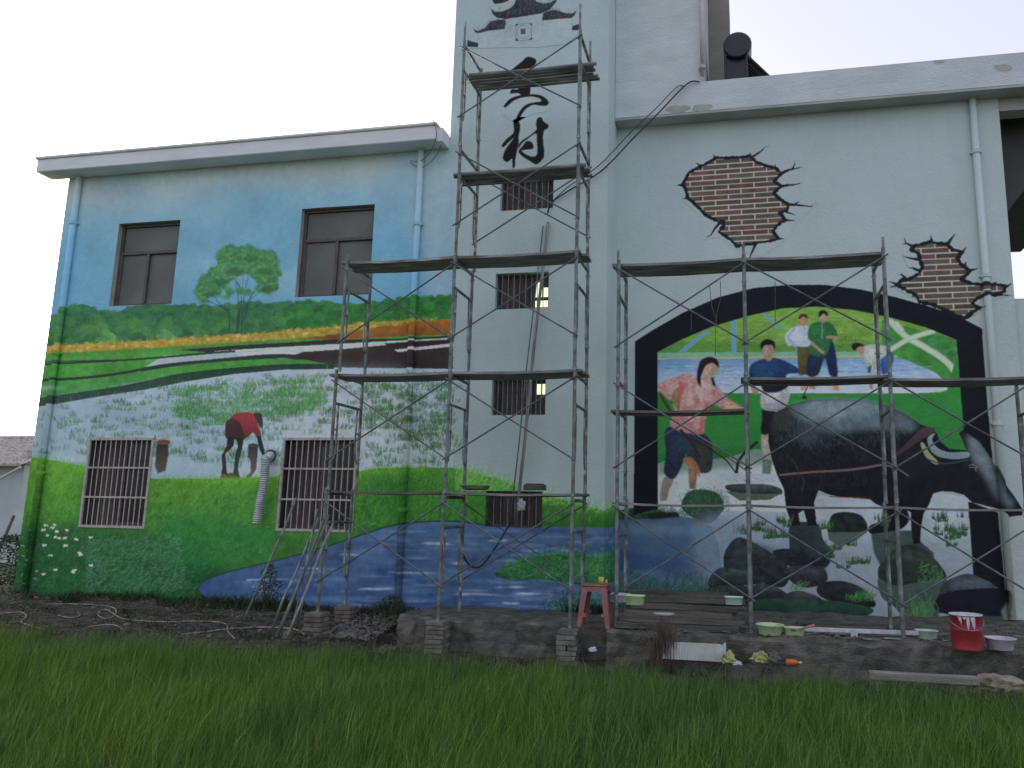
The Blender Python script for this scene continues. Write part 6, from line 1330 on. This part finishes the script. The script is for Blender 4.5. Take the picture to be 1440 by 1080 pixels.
# rubble and litter on the soil
def rubble(name, n, rx, ry, m, s0, s1, label, zf):
    q = MB()
    for i in range(n):
        x, y = rnd.uniform(*rx), rnd.uniform(*ry); s = rnd.uniform(s0, s1)*(1 if rnd.random() < .9 else 1.8); z = zf(x, y); R3 = Matrix.Translation((x, y, z+s*.25)) @ Matrix.Rotation(rnd.uniform(0, 6), 4, 'Z') @ Matrix.Rotation(rnd.uniform(-.6, .6), 4, 'X')
        a, b, c = s*rnd.uniform(.5, 1), s*rnd.uniform(.4, .9), s*rnd.uniform(.3, .6); k = len(q.v)
        q.v += [tuple(R3 @ Vector(v)) for v in ((a, 0, 0), (-a, 0, 0), (0, b, 0), (0, -b, 0), (0, 0, c), (0, 0, -c), (a*.6, b*.6, c*.4))]
        q.f += [(k, k+2, k+4), (k+2, k+1, k+4), (k+1, k+3, k+4), (k+3, k, k+4), (k+2, k, k+5), (k+1, k+2, k+5), (k+3, k+1, k+5), (k, k+3, k+5)]
    o = q.build(name, m); tag(o, label, kind='stuff')
rubble('rubble', 2600, (-11.8, -4.4), (-2.2, -.15), M_STONE, .01, .035, 'stone and mortar rubble strewn over the soil strip', gz)
rubble('rubble', 1100, (-5.2, -4.3), (-1.9, -.4), M_STONE, .012, .045, 'rubble heap at the left end of the ledge', lambda x, y: gz(x, y)+.05)
rubble('rubble', 700, (-4.3, 5.5), (-2.3, -1.9), M_STONE, .01, .03, 'rubble at the foot of the ledge', lambda x, y: gz(x, y))
rubble('rubble', 700, (-4.2, 5.5), (-1.75, .3), M_LEDGE, .008, .025, 'grit and crumbs on the ledge', lambda x, y: .095 if x > -1.6 else (.07 if y > -1.2 else -.2))
q = MB()
for i in range(420):
    x, y = rnd.uniform(-11.5, -4.4), rnd.uniform(-2.2, -.2); a = rnd.uniform(-.5, .5)+(1.57 if rnd.random() < .2 else 0); l = rnd.uniform(.05, .25); z = gz(x, y)+.012; q.tube([(x-l*math.cos(a), y-l*math.sin(a), z), (x+rnd.uniform(-.02, .02), y, z+.02), (x+l*math.cos(a), y+l*math.sin(a), z)], .0035, 4, False)
tag(q.build('straw_litter', M_DRY), 'dry straw and twigs scattered on the soil', kind='stuff')

# tall odd leaves standing over the crop, paint spilt on the ledge
n = 2600; yy = -2.1-6.5*rng.random(n); xx = -13+18*rng.random(n); sel = (xx > -1.0*(yy-CAMY)-1.5) & (xx < .62*(yy-CAMY)+1.5); xx, yy = xx[sel], yy[sel]; n = len(xx)
M_ODD = grassmat('yellow_rice_leaf', [(.20, .28, .05), (.30, .33, .12), (.16, .26, .05), (.34, .34, .18)], ((.9, .9, .9), (1.1, 1.1, 1)))
blade_mesh('tall_rice_leaves', xx, yy, np.full(n, -.57), .46+.14*rng.random(n), .006+.005*rng.random(n), .3+.8*rng.random(n), rng.random(n)*6.28, M_ODD)['label'] = 'taller yellowish leaves standing over the young rice'
q = MB(); M_SPILL = mat('spilt_paint', (.42, .46, .42), (.12, .20, .16), 9, .6, .1, 30, lo=.4, hi=.6)
for i in range(150):
    x = rnd.uniform(-1.4, 3.4); y = rnd.uniform(-1.75, -.9); r_ = rnd.uniform(.008, .045)*(1 if rnd.random() < .8 else 1.7); b = len(q.v); z = .108+rnd.uniform(0, .004)
    for k in range(9): a = 2*math.pi*k/9; rr = r_*rnd.uniform(.6, 1.2); q.v.append((x+rr*1.3*math.cos(a), y+rr*math.sin(a), z))
    q.f.append(tuple(range(b, b+9)))
tag(q.build('paint_spills', M_SPILL), 'spots of spilt paint on the ledge among the tubs', kind='stuff')
rubble('rubble', 900, (-1.5, 4.5), (-1.82, -.5), M_STONE, .008, .03, 'grit, chips and scraps among the paint tubs on the ledge', lambda x, y: .10)
